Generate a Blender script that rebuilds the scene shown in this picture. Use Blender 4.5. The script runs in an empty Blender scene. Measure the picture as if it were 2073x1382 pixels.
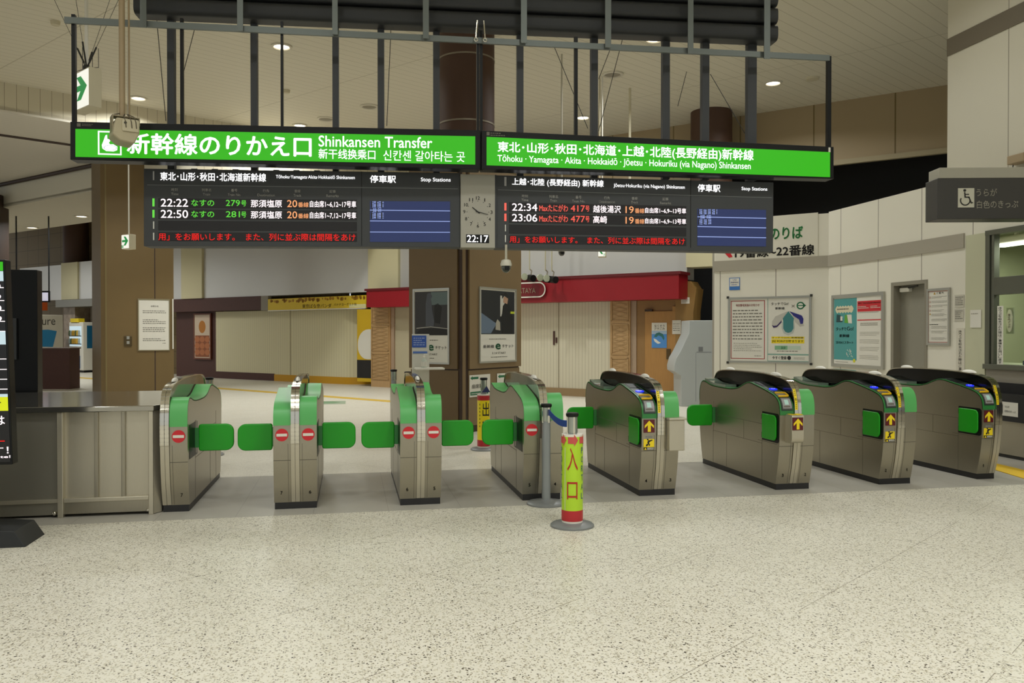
import bpy, bmesh, math, random
from math import sin, cos, pi, radians as R, atan2, hypot
from mathutils import Vector, Euler
random.seed(7)
SC = bpy.context.scene
COL = SC.collection
# ------------------------------------------------------------------ camera, world, lamps, exposure
W_PX, H_PX, F_PX = 2073.0, 1382.0, 1650.0
CX, CY, CAM_H = 1036.5, 691.0, 1.45
YAW, PITCH = R(11.2), math.atan(16 / F_PX)
cam_data = bpy.data.cameras.new('camera')
cam_data.sensor_width = 36.0
cam_data.lens = 36.0 * F_PX / W_PX
cam_data.clip_end = 200
cam = bpy.data.objects.new('camera', cam_data)
COL.objects.link(cam)
cam.location = (0, 0, CAM_H)
cam.rotation_euler = (pi / 2 - PITCH, 0, -YAW)
SC.camera = cam
vs = SC.view_settings
vs.view_transform = 'Standard'
vs.look = 'None'
vs.gamma = 1.0
vs.use_curve_mapping = False
vs.exposure = -0.3
world = bpy.data.worlds.new('station_air')
SC.world = world
world.use_nodes = True
bg = world.node_tree.nodes['Background']
bg.inputs[0].default_value = (0.965, 1.0, 0.985, 1)
bg.inputs[1].default_value = 0.78
CEIL = 6.2

def lamp(x, y, z, power, size=0.5, color=(0.975, 1.0, 0.985), spread=150):
    l = bpy.data.lights.new('downlight_or_fill', 'AREA')
    l.shape = 'DISK'
    l.size = size
    l.energy = power
    l.color = color
    l.spread = R(spread)
    o = bpy.data.objects.new('downlight_or_fill', l)
    o.location = (x, y, z)
    COL.objects.link(o)

LAMP_W = 62.0
for gx in (-4.6, -1.2, 2.2, 5.6):                # the hall's ceiling lamps over and behind the camera
    for gy in (-6.5, -3.0, 0.5, 3.6):
        lamp(gx, gy, CEIL - 0.03, LAMP_W * (0.98 if gy > -1 else 0.8), 0.6)

# ------------------------------------------------------------------ pixel -> place (the camera's own geometry)
FW = Vector((sin(YAW) * cos(PITCH), cos(YAW) * cos(PITCH), -sin(PITCH)))
RT = Vector((cos(YAW), -sin(YAW), 0))
UP = RT.cross(FW)
EYE = Vector((0, 0, CAM_H))

def ray(px, py):
    return FW + RT * ((px - CX) / F_PX) + UP * ((CY - py) / F_PX)

def at_z(px, py, z=0.0):
    d = ray(px, py)
    return EYE + d * ((z - CAM_H) / d.z)

class Plane:
    """a vertical plane: origin p0, u along it, n out of it towards the hall"""
    def __init__(s, p0, deg):
        s.p = Vector((p0[0], p0[1], 0)); s.th = R(deg)
        s.u = Vector((cos(s.th), sin(s.th), 0)); s.n = Vector((sin(s.th), -cos(s.th), 0))
    def off(s, d):
        q = Plane((0, 0), 0); q.p = s.p + s.n * d; q.th, q.u, q.n = s.th, s.u, s.n
        return q
    def loc(s, px, py):
        d = ray(px, py)
        t = s.n.dot(s.p - EYE) / s.n.dot(d)
        w = EYE + d * t
        return ((w - s.p).dot(s.u), w.z)
    def world(s, u, z, v=0.0):
        w = s.p + s.u * u + s.n * v
        return Vector((w.x, w.y, z))

# ------------------------------------------------------------------ materials
def lin(c):
    c = c / 255.0
    return c / 12.92 if c <= 0.04045 else ((c + 0.055) / 1.055) ** 2.4

def rgb(h):
    return tuple(lin(int(h[i:i + 2], 16)) for i in (0, 2, 4)) + (1.0,)

MATS = {}
def mat(name, col='808080', rough=0.5, metal=0.0, emit=0.0, ecol=None, noise=0.0, nscale=30.0, alpha=1.0, coat=0.0, stretch=None, spec=0.5):
    if name in MATS:
        return MATS[name]
    m = bpy.data.materials.new(name)
    m.use_nodes = True
    nt = m.node_tree
    b = nt.nodes['Principled BSDF']
    b.inputs['Base Color'].default_value = rgb(col)
    b.inputs['Roughness'].default_value = rough
    b.inputs['Metallic'].default_value = metal
    b.inputs['Specular IOR Level'].default_value = spec
    b.inputs['Coat Weight'].default_value = coat
    b.inputs['Alpha'].default_value = alpha
    if emit:
        b.inputs['Base Color'].default_value = tuple(v * 0.25 for v in rgb(col)[:3]) + (1,)
        b.inputs['Emission Color'].default_value = rgb(ecol or col)
        b.inputs['Emission Strength'].default_value = emit
    if noise:
        tc = nt.nodes.new('ShaderNodeTexCoord')
        mp = nt.nodes.new('ShaderNodeMapping')
        if stretch: mp.inputs['Scale'].default_value = stretch
        n = nt.nodes.new('ShaderNodeTexNoise')
        n.inputs['Scale'].default_value = nscale
        n.inputs['Detail'].default_value = 4
        mx = nt.nodes.new('ShaderNodeMixRGB')
        c = rgb(col)
        mx.inputs[1].default_value = tuple(v * (1 - noise) for v in c[:3]) + (1,)
        mx.inputs[2].default_value = tuple(min(1, v * (1 + noise)) for v in c[:3]) + (1,)
        nt.links.new(tc.outputs['Object'], mp.inputs[0])
        nt.links.new(mp.outputs[0], n.inputs['Vector'])
        nt.links.new(n.outputs[0], mx.inputs[0])
        nt.links.new(mx.outputs[0], b.inputs['Base Color'])
    MATS[name] = m
    return m

def line_mat(name, col, line_col, specs, rough=0.5, metal=0.0, spec=0.4, noise=0.0, nscale=8.0):
    """plain surface with fine joints. specs: (angle deg in the axes given, axes 'xy'/'uz', pitch, width, offset); 'u' is along 45 deg"""
    m = bpy.data.materials.new(name)
    m.use_nodes = True
    nt = m.node_tree; N = nt.nodes; L = nt.links
    b = N['Principled BSDF']
    b.inputs['Roughness'].default_value = rough
    b.inputs['Metallic'].default_value = metal
    b.inputs['Specular IOR Level'].default_value = spec
    geo = N.new('ShaderNodeNewGeometry')
    def math_(op, a, bb=None, c=None):
        n = N.new('ShaderNodeMath'); n.operation = op
        for i, v in enumerate((a, bb, c)):
            if v is None: continue
            if isinstance(v, (int, float)): n.inputs[i].default_value = v
            else: L.new(v, n.inputs[i])
        return n.outputs[0]
    masks = []
    for vec, pitch, width, off in specs:
        dp = N.new('ShaderNodeVectorMath'); dp.operation = 'DOT_PRODUCT'
        L.new(geo.outputs['Position'], dp.inputs[0]); dp.inputs[1].default_value = vec
        t = math_('ADD', dp.outputs['Value'], 500 * pitch - off)
        t = math_('MODULO', t, pitch)
        t = math_('LESS_THAN', t, width)
        masks.append(t)
    k = masks[0]
    for q in masks[1:]: k = math_('MAXIMUM', k, q)
    mx = N.new('ShaderNodeMixRGB')
    L.new(k, mx.inputs[0])
    mx.inputs[1].default_value = rgb(col); mx.inputs[2].default_value = rgb(line_col)
    if noise:
        n = N.new('ShaderNodeTexNoise'); n.inputs['Scale'].default_value = nscale; n.inputs['Detail'].default_value = 5
        L.new(geo.outputs['Position'], n.inputs['Vector'])
        m2 = N.new('ShaderNodeMixRGB'); c = rgb(col)
        m2.inputs[1].default_value = tuple(v * (1 - noise) for v in c[:3]) + (1,)
        m2.inputs[2].default_value = tuple(min(1, v * (1 + noise)) for v in c[:3]) + (1,)
        L.new(n.outputs[0], m2.inputs[0]); L.new(m2.outputs[0], mx.inputs[1])
    L.new(mx.outputs[0], b.inputs['Base Color'])
    MATS[name] = m
    return m

def floor_mat():
    m = bpy.data.materials.new('terrazzo')
    m.use_nodes = True
    nt = m.node_tree; N = nt.nodes; L = nt.links
    b = N['Principled BSDF']
    geo = N.new('ShaderNodeNewGeometry')
    sep = N.new('ShaderNodeSeparateXYZ'); L.new(geo.outputs['Position'], sep.inputs[0])
    def math_(op, a, bb=None):
        n = N.new('ShaderNodeMath'); n.operation = op
        for i, v in enumerate((a, bb)):
            if v is None: continue
            if isinstance(v, (int, float)): n.inputs[i].default_value = v
            else: L.new(v, n.inputs[i])
        return n.outputs[0]
    def mix(f, a, c):
        n = N.new('ShaderNodeMixRGB')
        if isinstance(f, float): n.inputs[0].default_value = f
        else: L.new(f, n.inputs[0])
        for i, v in ((1, a), (2, c)):
            if isinstance(v, str): n.inputs[i].default_value = rgb(v)
            else: L.new(v, n.inputs[i])
        return n.outputs[0]
    def joint(vec, pitch, width, off):
        dp = N.new('ShaderNodeVectorMath'); dp.operation = 'DOT_PRODUCT'
        L.new(geo.outputs['Position'], dp.inputs[0]); dp.inputs[1].default_value = vec
        t = math_('MODULO', math_('ADD', dp.outputs['Value'], 300 * pitch - off), pitch)
        return math_('LESS_THAN', t, width)
    warp = N.new('ShaderNodeTexNoise'); warp.inputs['Scale'].default_value = 60; warp.inputs['Detail'].default_value = 3
    L.new(geo.outputs['Position'], warp.inputs['Vector'])
    wv = N.new('ShaderNodeVectorMath'); wv.operation = 'SCALE'; L.new(warp.outputs['Color'], wv.inputs[0]); wv.inputs['Scale'].default_value = 0.022
    pv = N.new('ShaderNodeVectorMath'); L.new(geo.outputs['Position'], pv.inputs[0]); L.new(wv.outputs[0], pv.inputs[1])
    base = N.new('ShaderNodeTexNoise'); base.inputs['Scale'].default_value = 2.2; base.inputs['Detail'].default_value = 6
    L.new(geo.outputs['Position'], base.inputs['Vector'])
    col = mix(base.outputs[0], 'd6d1c1', 'e0dbcd')
    wear = math_('SUBTRACT', 1.0, math_('MULTIPLY', math_('GREATER_THAN', sep.outputs[1], 8.6), 0.6))
    for scale, thr, rad, c in ((62, 0.62, 0.40, 'bbb6a4'), (85, 0.60, 0.42, 'c6bea8'), (100, 0.78, 0.42, '8c826e'), (72, 0.85, 0.34, '564c41'), (60, 0.93, 0.32, '3b332c')):
        v = N.new('ShaderNodeTexVoronoi'); v.inputs['Scale'].default_value = scale
        L.new(pv.outputs[0], v.inputs['Vector'])
        sc = N.new('ShaderNodeSeparateColor'); L.new(v.outputs['Color'], sc.inputs[0])
        k = math_('MULTIPLY', math_('MULTIPLY', math_('GREATER_THAN', sc.outputs[0], thr), math_('LESS_THAN', v.outputs['Distance'], rad)), wear)
        col = mix(k, col, c)
    j = math_('MAXIMUM', joint((-sin(R(35)), cos(R(35)), 0), 0.95, 0.004, 1.86), joint((sin(R(48)), cos(R(48)), 0), 0.86, 0.0025, 2.76))
    jb = N.new('ShaderNodeTexNoise'); jb.inputs['Scale'].default_value = 1.1; L.new(geo.outputs['Position'], jb.inputs['Vector'])
    j = math_('MULTIPLY', j, math_('GREATER_THAN', jb.outputs[0], 0.47))
    col = mix(math_('MULTIPLY', j, 0.7), col, '5b4c38')
    # granite strip under the gates
    g = N.new('ShaderNodeTexNoise'); g.inputs['Scale'].default_value = 90; g.inputs['Detail'].default_value = 4
    L.new(geo.outputs['Position'], g.inputs['Vector'])
    gr = mix(g.outputs[0], 'a39f95', 'b4b0a6')
    st = N.new('ShaderNodeTexNoise'); st.inputs['Scale'].default_value = 1.6; st.inputs['Detail'].default_value = 3
    L.new(geo.outputs['Position'], st.inputs['Vector'])
    gr = mix(math_('MULTIPLY', st.outputs[0], 0.4), gr, 'aba69a')
    jt = math_('MAXIMUM', joint((1, 0, 0), 0.6, 0.004, 0.30), joint((0, 1, 0), 0.63, 0.004, 6.72 % 0.63))
    gr = mix(math_('MULTIPLY', jt, 0.55), gr, '75716a')
    band = math_('MULTIPLY', math_('GREATER_THAN', sep.outputs[1], 6.72), math_('LESS_THAN', sep.outputs[1], 8.62))
    col = mix(band, col, gr)
    L.new(col, b.inputs['Base Color'])
    rn = N.new('ShaderNodeTexNoise'); rn.inputs['Scale'].default_value = 3.0; L.new(geo.outputs['Position'], rn.inputs['Vector'])
    rr = N.new('ShaderNodeMapRange'); L.new(rn.outputs[0], rr.inputs[0]); rr.inputs[3].default_value = 0.30; rr.inputs[4].default_value = 0.42
    L.new(rr.outputs[0], b.inputs['Roughness'])
    b.inputs['Specular IOR Level'].default_value = 0.35
    MATS['terrazzo'] = m
    return m

S45 = math.sqrt(0.5)
STEEL = mat('brushed_steel', 'a39d8d', 0.32, 0.92, noise=0.07, nscale=14, stretch=(30, 30, 1))
STEEL_FRONT = mat('satin_steel', 'c2bba8', 0.38, 0.75, noise=0.05, nscale=16, stretch=(30, 30, 1))
CHROME = mat('polished_steel', 'd2cec2', 0.13, 1.0)
STEEL_DK = mat('dark_steel', '2b2a26', 0.6)  # plain dark steel for wires, clips, caps and plinth
PLINTH = mat('black_kick_plate', '1d1c1c', 0.45)
GREEN = mat('green_cover_plastic', '58ad5e', 0.38)
GREEN_DOOR = mat('green_flap_plastic', '10990f', 0.36)
GREEN_DK = mat('green_edge_plastic', '2f7a3a', 0.35)
FIN = mat('smoked_acrylic', '060606', 0.12, 0.0, alpha=0.97, coat=0.0, spec=0.25)
FIN_CLEAR = mat('smoked_acrylic_unlit', '5d5648', 0.10, 0.0, alpha=0.8, coat=0.4)
BLACK = mat('black_plastic', '0a0b0b', 0.4, spec=0.3)
DARK = mat('dark_grey_paint', '35373a', 0.5)
DARKER = mat('charcoal_paint', '232527', 0.5)
GALV = mat('galvanised_steel', '6f7572', 0.45, 0.6)
WHITE = mat('white_plastic', 'e8e4d8', 0.4)
PAPER = mat('white_paper', 'dcd8cb', 0.8)
RED = mat('red_print', 'c8202a', 0.5)
YELLOW = mat('yellow_print', 'f2d61c', 0.5)
INK = mat('black_print', '1c1a17', 0.6)
INK_GREY = mat('grey_print', '6b675c', 0.7)
MAROON = mat('maroon_print', '5a0f18', 0.4)
BEIGE = mat('beige_paint', 'c7bea2', 0.55)
TAN = mat('tan_pipe_paint', 'a08c6c', 0.55)
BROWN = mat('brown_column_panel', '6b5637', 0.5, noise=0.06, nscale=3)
BROWN_R = mat('brown_column_panel_lit', '806a49', 0.5, noise=0.06, nscale=3)  # same cladding, the better-lit face's brightness put into the colour
BROWN_DK = mat('dark_brown_paint', '3a281c', 0.55)
BRICK_DK = mat('dark_red_brown_panel', '4b2a22', 0.6, noise=0.15, nscale=20)
CREAM = mat('cream_panel', 'cfc69f', 0.55)
SILVER = mat('silver_fascia', 'cbc8c2', 0.22, 0.25)
REDP = mat('red_fascia_paint', '8d0716', 0.45)
WOOD = mat('light_wood', 'a97c42', 0.5, noise=0.12, nscale=4, stretch=(8, 8, 1))
WOOD_P = mat('pale_lattice_wood', 'b89567', 0.5, noise=0.1, nscale=5, stretch=(8, 8, 1))
GREYM = mat('grey_machine_paint', 'aeb2af', 0.45)
PILLAR = mat('red_brown_round_column', '4a3020', 0.6)
VOID = mat('dark_recess', '0b0b0c', 0.8)
SHUTTER = line_mat('cream_shutter', 'd8d0ac', 'bfb692', [((S45, -S45, 0), 0.10, 0.010, 0)], 0.55)
SHUTTER_W = line_mat('off_white_shutter', 'cdc6ae', 'b0a891', [((S45, -S45, 0), 0.085, 0.010, 0)], 0.5)
E_WHITE = mat('lit_white', 'ffffff', 0.5, emit=1.5)
E_LED_W = mat('led_white', 'fff2f4', 0.5, emit=1.5)
E_LED_G = mat('led_green', '6be04a', 0.5, emit=1.0)
E_LED_O = mat('led_orange', 'ffb27a', 0.5, emit=1.05)
E_LED_R = mat('led_red', 'f0241f', 0.5, emit=1.0)
E_LED_S = mat('led_salmon', 'ff6a5a', 0.5, emit=1.0)
E_GREEN = mat('lit_green_panel', '30b40a', 0.4, emit=1.05)
E_BLUE = mat('lit_blue_reader', '1c2cff', 0.3, emit=1.6)
E_SCREEN = mat('lit_navy_screen', '2a3767', 0.3, emit=0.75)
E_SCRLINE = mat('lit_screen_line', '9fb2ee', 0.4, emit=0.9)
E_EXIT = mat('lit_exit_face', 'f4f3e6', 0.4, emit=1.15)
E_GREY = mat('lit_info_screen', 'b6b2ac', 0.3, emit=0.35)
E_COOL = mat('lit_cool_white', 'cfe6ee', 0.4, emit=0.9)
E_LAMP = mat('lamp_diffuser', 'fff6e0', 0.4, emit=7.0)
E_TUBE = mat('lamp_tube', 'fffbe8', 0.4, emit=3.0)
E_OFFICE = mat('office_lamp_diffuser', 'f5fce8', 0.4, emit=4.0)

# ------------------------------------------------------------------ mesh helpers
class MB:
    def __init__(s): s.v = []; s.f = []
    def add(s, vs, fs):
        n = len(s.v); s.v += [tuple(p) for p in vs]; s.f += [tuple(i + n for i in f) for f in fs]; return s
    def box(s, x0, x1, y0, y1, z0, z1):
        return s.add([(x0, y0, z0), (x1, y0, z0), (x1, y1, z0), (x0, y1, z0), (x0, y0, z1), (x1, y0, z1), (x1, y1, z1), (x0, y1, z1)],
                     [(0, 3, 2, 1), (4, 5, 6, 7), (0, 1, 5, 4), (1, 2, 6, 5), (2, 3, 7, 6), (3, 0, 4, 7)])
    def prism(s, poly, a, b, axis='y'):
        """poly in the other two axes (axis y: (x,z); x: (y,z); z: (x,y))"""
        mk = {'y': lambda p, t: (p[0], t, p[1]), 'x': lambda p, t: (t, p[0], p[1]), 'z': lambda p, t: (p[0], p[1], t)}[axis]
        n = len(poly)
        return s.add([mk(p, a) for p in poly] + [mk(p, b) for p in poly],
                     [tuple(range(n)), tuple(range(2 * n - 1, n - 1, -1))] + [(i, i + n, (i + 1) % n + n, (i + 1) % n) for i in range(n)])
    def tube(s, p0, p1, r, n=12, r1=None):
        p0, p1 = Vector(p0), Vector(p1); d = (p1 - p0).normalized()
        a = d.cross(Vector((0, 0, 1)) if abs(d.z) < 0.9 else Vector((1, 0, 0))).normalized(); b = d.cross(a)
        r1 = r if r1 is None else r1
        vs = [p0 + (a * cos(2 * pi * i / n) + b * sin(2 * pi * i / n)) * r for i in range(n)] + [p1 + (a * cos(2 * pi * i / n) + b * sin(2 * pi * i / n)) * r1 for i in range(n)]
        return s.add(vs, [tuple(range(n - 1, -1, -1)), tuple(range(n, 2 * n))] + [(i, (i + 1) % n, (i + 1) % n + n, i + n) for i in range(n)])
    def path(s, pts, r, n=6):
        for a, b in zip(pts, pts[1:]): s.tube(a, b, r, n)
        return s
    def lathe(s, prof, c=(0, 0), n=40):
        """prof: (radius, z) from bottom to top"""
        vs = []; fs = []
        for r, z in prof: vs += [(c[0] + r * cos(2 * pi * i / n), c[1] + r * sin(2 * pi * i / n), z) for i in range(n)]
        for k in range(len(prof) - 1):
            fs += [(k * n + i, k * n + (i + 1) % n, (k + 1) * n + (i + 1) % n, (k + 1) * n + i) for i in range(n)]
        fs += [tuple(range(n - 1, -1, -1)), tuple((len(prof) - 1) * n + i for i in range(n))]
        return s.add(vs, fs)
    def ellipsoid(s, c, r, n=20, m=10, half=False):
        prof = []
        a0 = 0 if half else -pi / 2
        vs = []; fs = []
        for k in range(m + 1):
            a = a0 + (pi / 2 - a0) * k / m
            rr = max(cos(a), 1e-3)
            vs += [(c[0] + r[0] * rr * cos(2 * pi * i / n), c[1] + r[1] * rr * sin(2 * pi * i / n), c[2] + r[2] * sin(a)) for i in range(n)]
        for k in range(m):
            fs += [(k * n + i, k * n + (i + 1) % n, (k + 1) * n + (i + 1) % n, (k + 1) * n + i) for i in range(n)]
        fs += [tuple(range(n - 1, -1, -1)), tuple(m * n + i for i in range(n))]
        return s.add(vs, fs)
    def build(s, name, m, parent=None, bev=0.0, smooth=32):
        me = bpy.data.meshes.new(name)
        me.from_pydata(s.v, [], s.f)
        if smooth and len(s.f) > 8:
            me.polygons.foreach_set('use_smooth', [True] * len(me.polygons))
            me.set_sharp_from_angle(angle=R(smooth))
        me.materials.append(m)
        o = bpy.data.objects.new(name, me)
        COL.objects.link(o)
        if parent: o.parent = parent
        if bev:
            md = o.modifiers.new('edge', 'BEVEL'); md.width = bev; md.segments = 2; md.limit_method = 'ANGLE'; md.angle_limit = R(40)
            md.harden_normals = False
        return o

def rrect(x0, x1, z0, z1, r, n=6):
    """rounded rectangle; r: one radius or (bl, br, tr, tl)"""
    rs = (r,) * 4 if isinstance(r, (int, float)) else r
    pts = []
    for (cx, cz, a0, q) in ((x0, z0, pi, rs[0]), (x1, z0, 1.5 * pi, rs[1]), (x1, z1, 0, rs[2]), (x0, z1, pi / 2, rs[3])):
        sx = 1 if cx == x0 else -1; sz = 1 if cz == z0 else -1
        for i in range(n + 1):
            a = a0 + pi / 2 * i / n
            pts.append((cx + sx * q + q * cos(a), cz + sz * q + q * sin(a)))
    return pts

def disc(cx, cz, r, n=36, rz=None):
    return [(cx + r * cos(2 * pi * i / n), cz + (rz or r) * sin(2 * pi * i / n)) for i in range(n)]

def thing(name, label, cat, loc=(0, 0, 0), rotz=0.0, group=None):
    o = bpy.data.objects.new(name, None)
    o.empty_display_size = 0.1
    COL.objects.link(o)
    o.location = loc; o.rotation_euler = (0, 0, rotz)
    o['label'] = label; o['category'] = cat
    if group: o['group'] = group
    return o

def tag(o, label, cat, group=None):
    o['label'] = label; o['category'] = cat
    if group: o['group'] = group
    return o

def struct(o, label=None):
    o['kind'] = 'structure'
    if label: o['label'] = label
    return o

_TX = {}
def glyphs(s, bold=0):
    key = (s, bold)
    if key in _TX: return _TX[key]
    cu = bpy.data.curves.new('lettering', 'FONT')
    cu.body = s; cu.size = 1.0; cu.resolution_u = 3
    o = bpy.data.objects.new('lettering', cu)
    me = bpy.data.meshes.new_from_object(o)
    v = [(p.co.x, p.co.y) for p in me.vertices]; f = [tuple(p.vertices) for p in me.polygons]
    bpy.data.objects.remove(o); bpy.data.curves.remove(cu); bpy.data.meshes.remove(me)
    if bold:
        vv = []; ff = []
        bold *= 0.5
        for dx, dy in ((-bold, 0), (bold, 0), (0, bold), (0, -bold)):
            n = len(vv); vv += [(x + dx, y + dy) for x, y in v]; ff += [tuple(i + n for i in q) for q in f]
        v, f = vv, ff
    x0 = min(p[0] for p in v); x1 = max(p[0] for p in v); y0 = min(p[1] for p in v); y1 = max(p[1] for p in v)
    v = [((x - x0) / (x1 - x0), (y - y0) / (y1 - y0)) for x, y in v]
    _TX[key] = (v, f)
    return _TX[key]

def lettering(parent, s, quad, m, y=-0.002, bold=0.012, name='lettering'):
    """s set into quad = (bl, br, tr, tl), each (x, z) in the parent's frame, standing at depth y"""
    v, f = glyphs(s, bold)
    (ax, az), (bx, bz), (cx, cz), (dx, dz) = quad
    out = []
    for p, q in v:
        out.append(((1 - q) * ((1 - p) * ax + p * bx) + q * ((1 - p) * dx + p * cx), y, (1 - q) * ((1 - p) * az + p * bz) + q * ((1 - p) * dz + p * cz)))
    b = MB(); b.add(out, f)
    return b.build(name, m, parent, smooth=0)

def rq(x0, x1, z0, z1):
    return ((x0, z0), (x1, z0), (x1, z1), (x0, z1))

class On:
    """a thing hung or stood on a vertical plane; local x along the plane, -y out of it, z up"""
    def __init__(s, plane, px, py, name, label, cat, group=None, z=None):
        s.pl = plane
        u, zz = plane.loc(px, py)
        s.u0 = u; s.z0 = zz if z is None else z
        s.root = thing(name, label, cat, plane.world(u, s.z0), plane.th, group)
    def l(s, px, py):
        u, z = s.pl.loc(px, py)
        return (u - s.u0, z - s.z0)
    def q(s, x0, x1, yt, yb, st=0.0, sb=None):
        """px rectangle with slopes of its top and bottom edge -> (bl, br, tr, tl)"""
        sb = st if sb is None else sb
        return (s.l(x0, yb), s.l(x1, yb + sb * (x1 - x0)), s.l(x1, yt + st * (x1 - x0)), s.l(x0, yt))
    def rect(s, x0, x1, yt, yb, st=0.0, sb=None):
        q = s.q(x0, x1, yt, yb, st, sb)
        return ((q[0][0] + q[3][0]) / 2, (q[1][0] + q[2][0]) / 2, (q[0][1] + q[1][1]) / 2, (q[2][1] + q[3][1]) / 2)
    def slab(s, name, quad, y0, y1, m, bev=0, parent=None):
        return MB().prism(list(quad), y0, y1, 'y').build(name, m, parent or s.root, bev, smooth=0)
    def text(s, t, x0, x1, yt, yb, m, st=0.0, sb=None, y=-0.003, bold=0.012, parent=None):
        return lettering(parent or s.root, t, s.q(x0, x1, yt, yb, st, sb), m, y, bold)

def lines(b, x0, x1, z0, z1, n, y, seed=0, fill=0.45, ragged=0.35):
    """rows of small print as short dashes, flat on a sheet"""
    rd = random.Random(seed)
    h = (z1 - z0) / n
    for i in range(n):
        zc = z1 - (i + 0.5) * h
        xe = x1 - (x1 - x0) * ragged * rd.random() * (1 if rd.random() > 0.5 else 0.1)
        x = x0
        while x < xe - 1e-4:
            w = min((0.5 + rd.random()) * h * 0.9, xe - x)
            b.add([(x, y, zc - h * fill / 2), (x + w, y, zc - h * fill / 2), (x + w, y, zc + h * fill / 2), (x, y, zc + h * fill / 2)], [(0, 1, 2, 3)])
            x += w + h * 0.25
    return b
# ================================================================== the setting
FLOOR = struct(MB().box(-30, 24, -14, 48, -0.2, 0).build('floor', floor_mat()), 'speckled beige terrazzo floor with a grey granite strip under the gates')
PSH = Plane((23.3, 0), -45)                # the shop fronts: X + Y = 23.3
PSI = PSH.off(-0.25)                       # recessed shutters
PRED = PSH.off(0.55)                       # the red fascia that stands forward
PUP = Plane((24.9, 0), -45)                # wall above the shops
PX = Plane((7.6, 0), -90)                  # office wall beside the wide gate
PC = Plane((7.6, 11.97), -45)              # its angled continuation
CEIL_M = line_mat('ceiling_planks', 'd9d2be', 'bcb49e', [((0.52, -0.854, 0), 0.20, 0.012, 0), ((0.77, 0.64, 0), 4.4, 0.02, 1.2)], 0.6)
SOFFIT_M = line_mat('soffit_planks', 'd8d1c2', 'c3bcac', [((0.52, -0.854, 0), 0.16, 0.012, 0)], 0.6)
WALLP_M = line_mat('bulkhead_panels', 'cfc6ad', '8b8269', [((0.85, 0.52, 0), 0.20, 0.008, 0)], 0.6)
UPWALL_M = line_mat('brown_wall_panels', 'a3906f', '75643f', [((S45, -S45, 0), 1.55, 0.03, 0.4)], 0.55)
OFFICE_M = line_mat('white_wall_panels', 'e2ddcd', '7d766a', [((0, 1, 0), 0.93, 0.012, 0.47)], 0.45)
OFFICE45_M = line_mat('white_wall_panels_angled', 'e2ddcd', '7d766a', [((S45, -S45, 0), 0.96, 0.012, 0.86)], 0.45)
TILEW_M = line_mat('brown_tile_wall', '7b6a4c', '5d4f36', [((S45, -S45, 0), 0.9, 0.03, 0), ((0, 0, 1), 0.6, 0.02, 0.2)], 0.6)
struct(MB().box(-26, 22, -14, 40, CEIL, CEIL + 0.2).build('ceiling', CEIL_M), 'high beige planked ceiling over the concourse')

Z_A, Z_L = 5.64, 4.98
W1a = Vector((-22.0, 7.5)); W1m = Vector((-3.3, 18.95)); W1b = Vector((2.6, 22.55))
wd = (W1b - W1a).normalized(); wn = Vector((-wd.y, wd.x))
def strip_wall(a, b, z0, z1, t, nrm):
    p = [a, b, b + nrm * t, a + nrm * t]
    return MB().prism([(q.x, q.y) for q in p], z0, z1, 'z')
struct(strip_wall(W1a, W1m, Z_A + .04, CEIL, 0.12, wn).build('wall_left', WALLP_M), 'panelled bulkhead dropping from the high ceiling')
struct(strip_wall(W1m, W1b, Z_L + .04, CEIL, 0.12, wn).build('wall_back', WALLP_M), 'panelled bulkhead over the shops')
Lb0 = Vector((-20.0, 35.65))
struct(MB().prism([(W1a.x, W1a.y), (W1m.x, W1m.y), (Lb0.x, Lb0.y), (-30, 26)], Z_A, Z_A + 0.1, 'z').build('ceiling_left', SOFFIT_M), 'lower planked soffit at the side of the hall')
ld = Vector((S45, S45))
struct(strip_wall(Lb0, W1m, Z_L + .04, Z_A + .05, 0.1, ld).build('wall_upper', mat('cream_bulkhead', 'd9d3c0', 0.55)), 'cream bulkhead at the edge of the low ceiling')
trim = MB()
pa = Lb0 - ld * 0.06; pb = W1m - ld * 0.06
trim.tube((pa.x, pa.y, Z_A - 0.03), (pb.x, pb.y, Z_A - 0.03), 0.055, 8)
struct(trim.build('trim_1', BROWN_DK), 'dark strip along the soffit edge')
sl0 = Vector((-22.0, 7.5)) + Vector((-1.05, 1.75)); sl1 = sl0 + wd * 20
struct(MB().tube((sl0.x, sl0.y, Z_A - 0.01), (sl1.x, sl1.y, Z_A - 0.01), 0.035, 6).build('trim_2', BROWN_DK), 'dark slot running across the soffit')
struct(MB().prism([(Lb0.x, Lb0.y), (W1m.x, W1m.y), (W1m.x + 2.66, W1m.y + 1.6), (Lb0.x + 2.1, Lb0.y + 2.1)], Z_L, Z_L + 0.1, 'z').build('ceiling_rear', mat('low_ceiling', 'c9c2ae', 0.6)), 'low ceiling over the passage to the shops')
# shop-side wall: tiles to the left, panels high on the right, near-black wall for the unlit recess under them
def pwall(plane, u0, u1, z0, z1, t, name, m, label=None):
    o = MB().box(u0, u1, 0, t, z0, z1).build(name, m)
    w = plane.world(0, 0)
    o.location = w; o.rotation_euler = (0, 0, plane.th)
    return struct(o, label)
um = PUP.loc(700, 400)[0]
pwall(PUP, PUP.loc(20, 500)[0] - 6, um, 0, CEIL, 0.15, 'wall_rear', TILEW_M, 'brown tiled wall above the shop fronts')
pwall(PUP, PUP.loc(560, 300)[0], PUP.loc(1990, 200)[0] + 4, 4.94, CEIL, 0.15, 'wall_far', UPWALL_M, 'brown panelled wall high behind the gates')
pwall(PUP.off(-1.2), um - 1, PUP.loc(1990, 200)[0] + 6, 0, 5.2, 0.15, 'wall_recess', VOID, 'near-black wall, its colour standing in for the shade under the panelled wall')  # coloured near-black for the darkness of the unlit void
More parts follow.
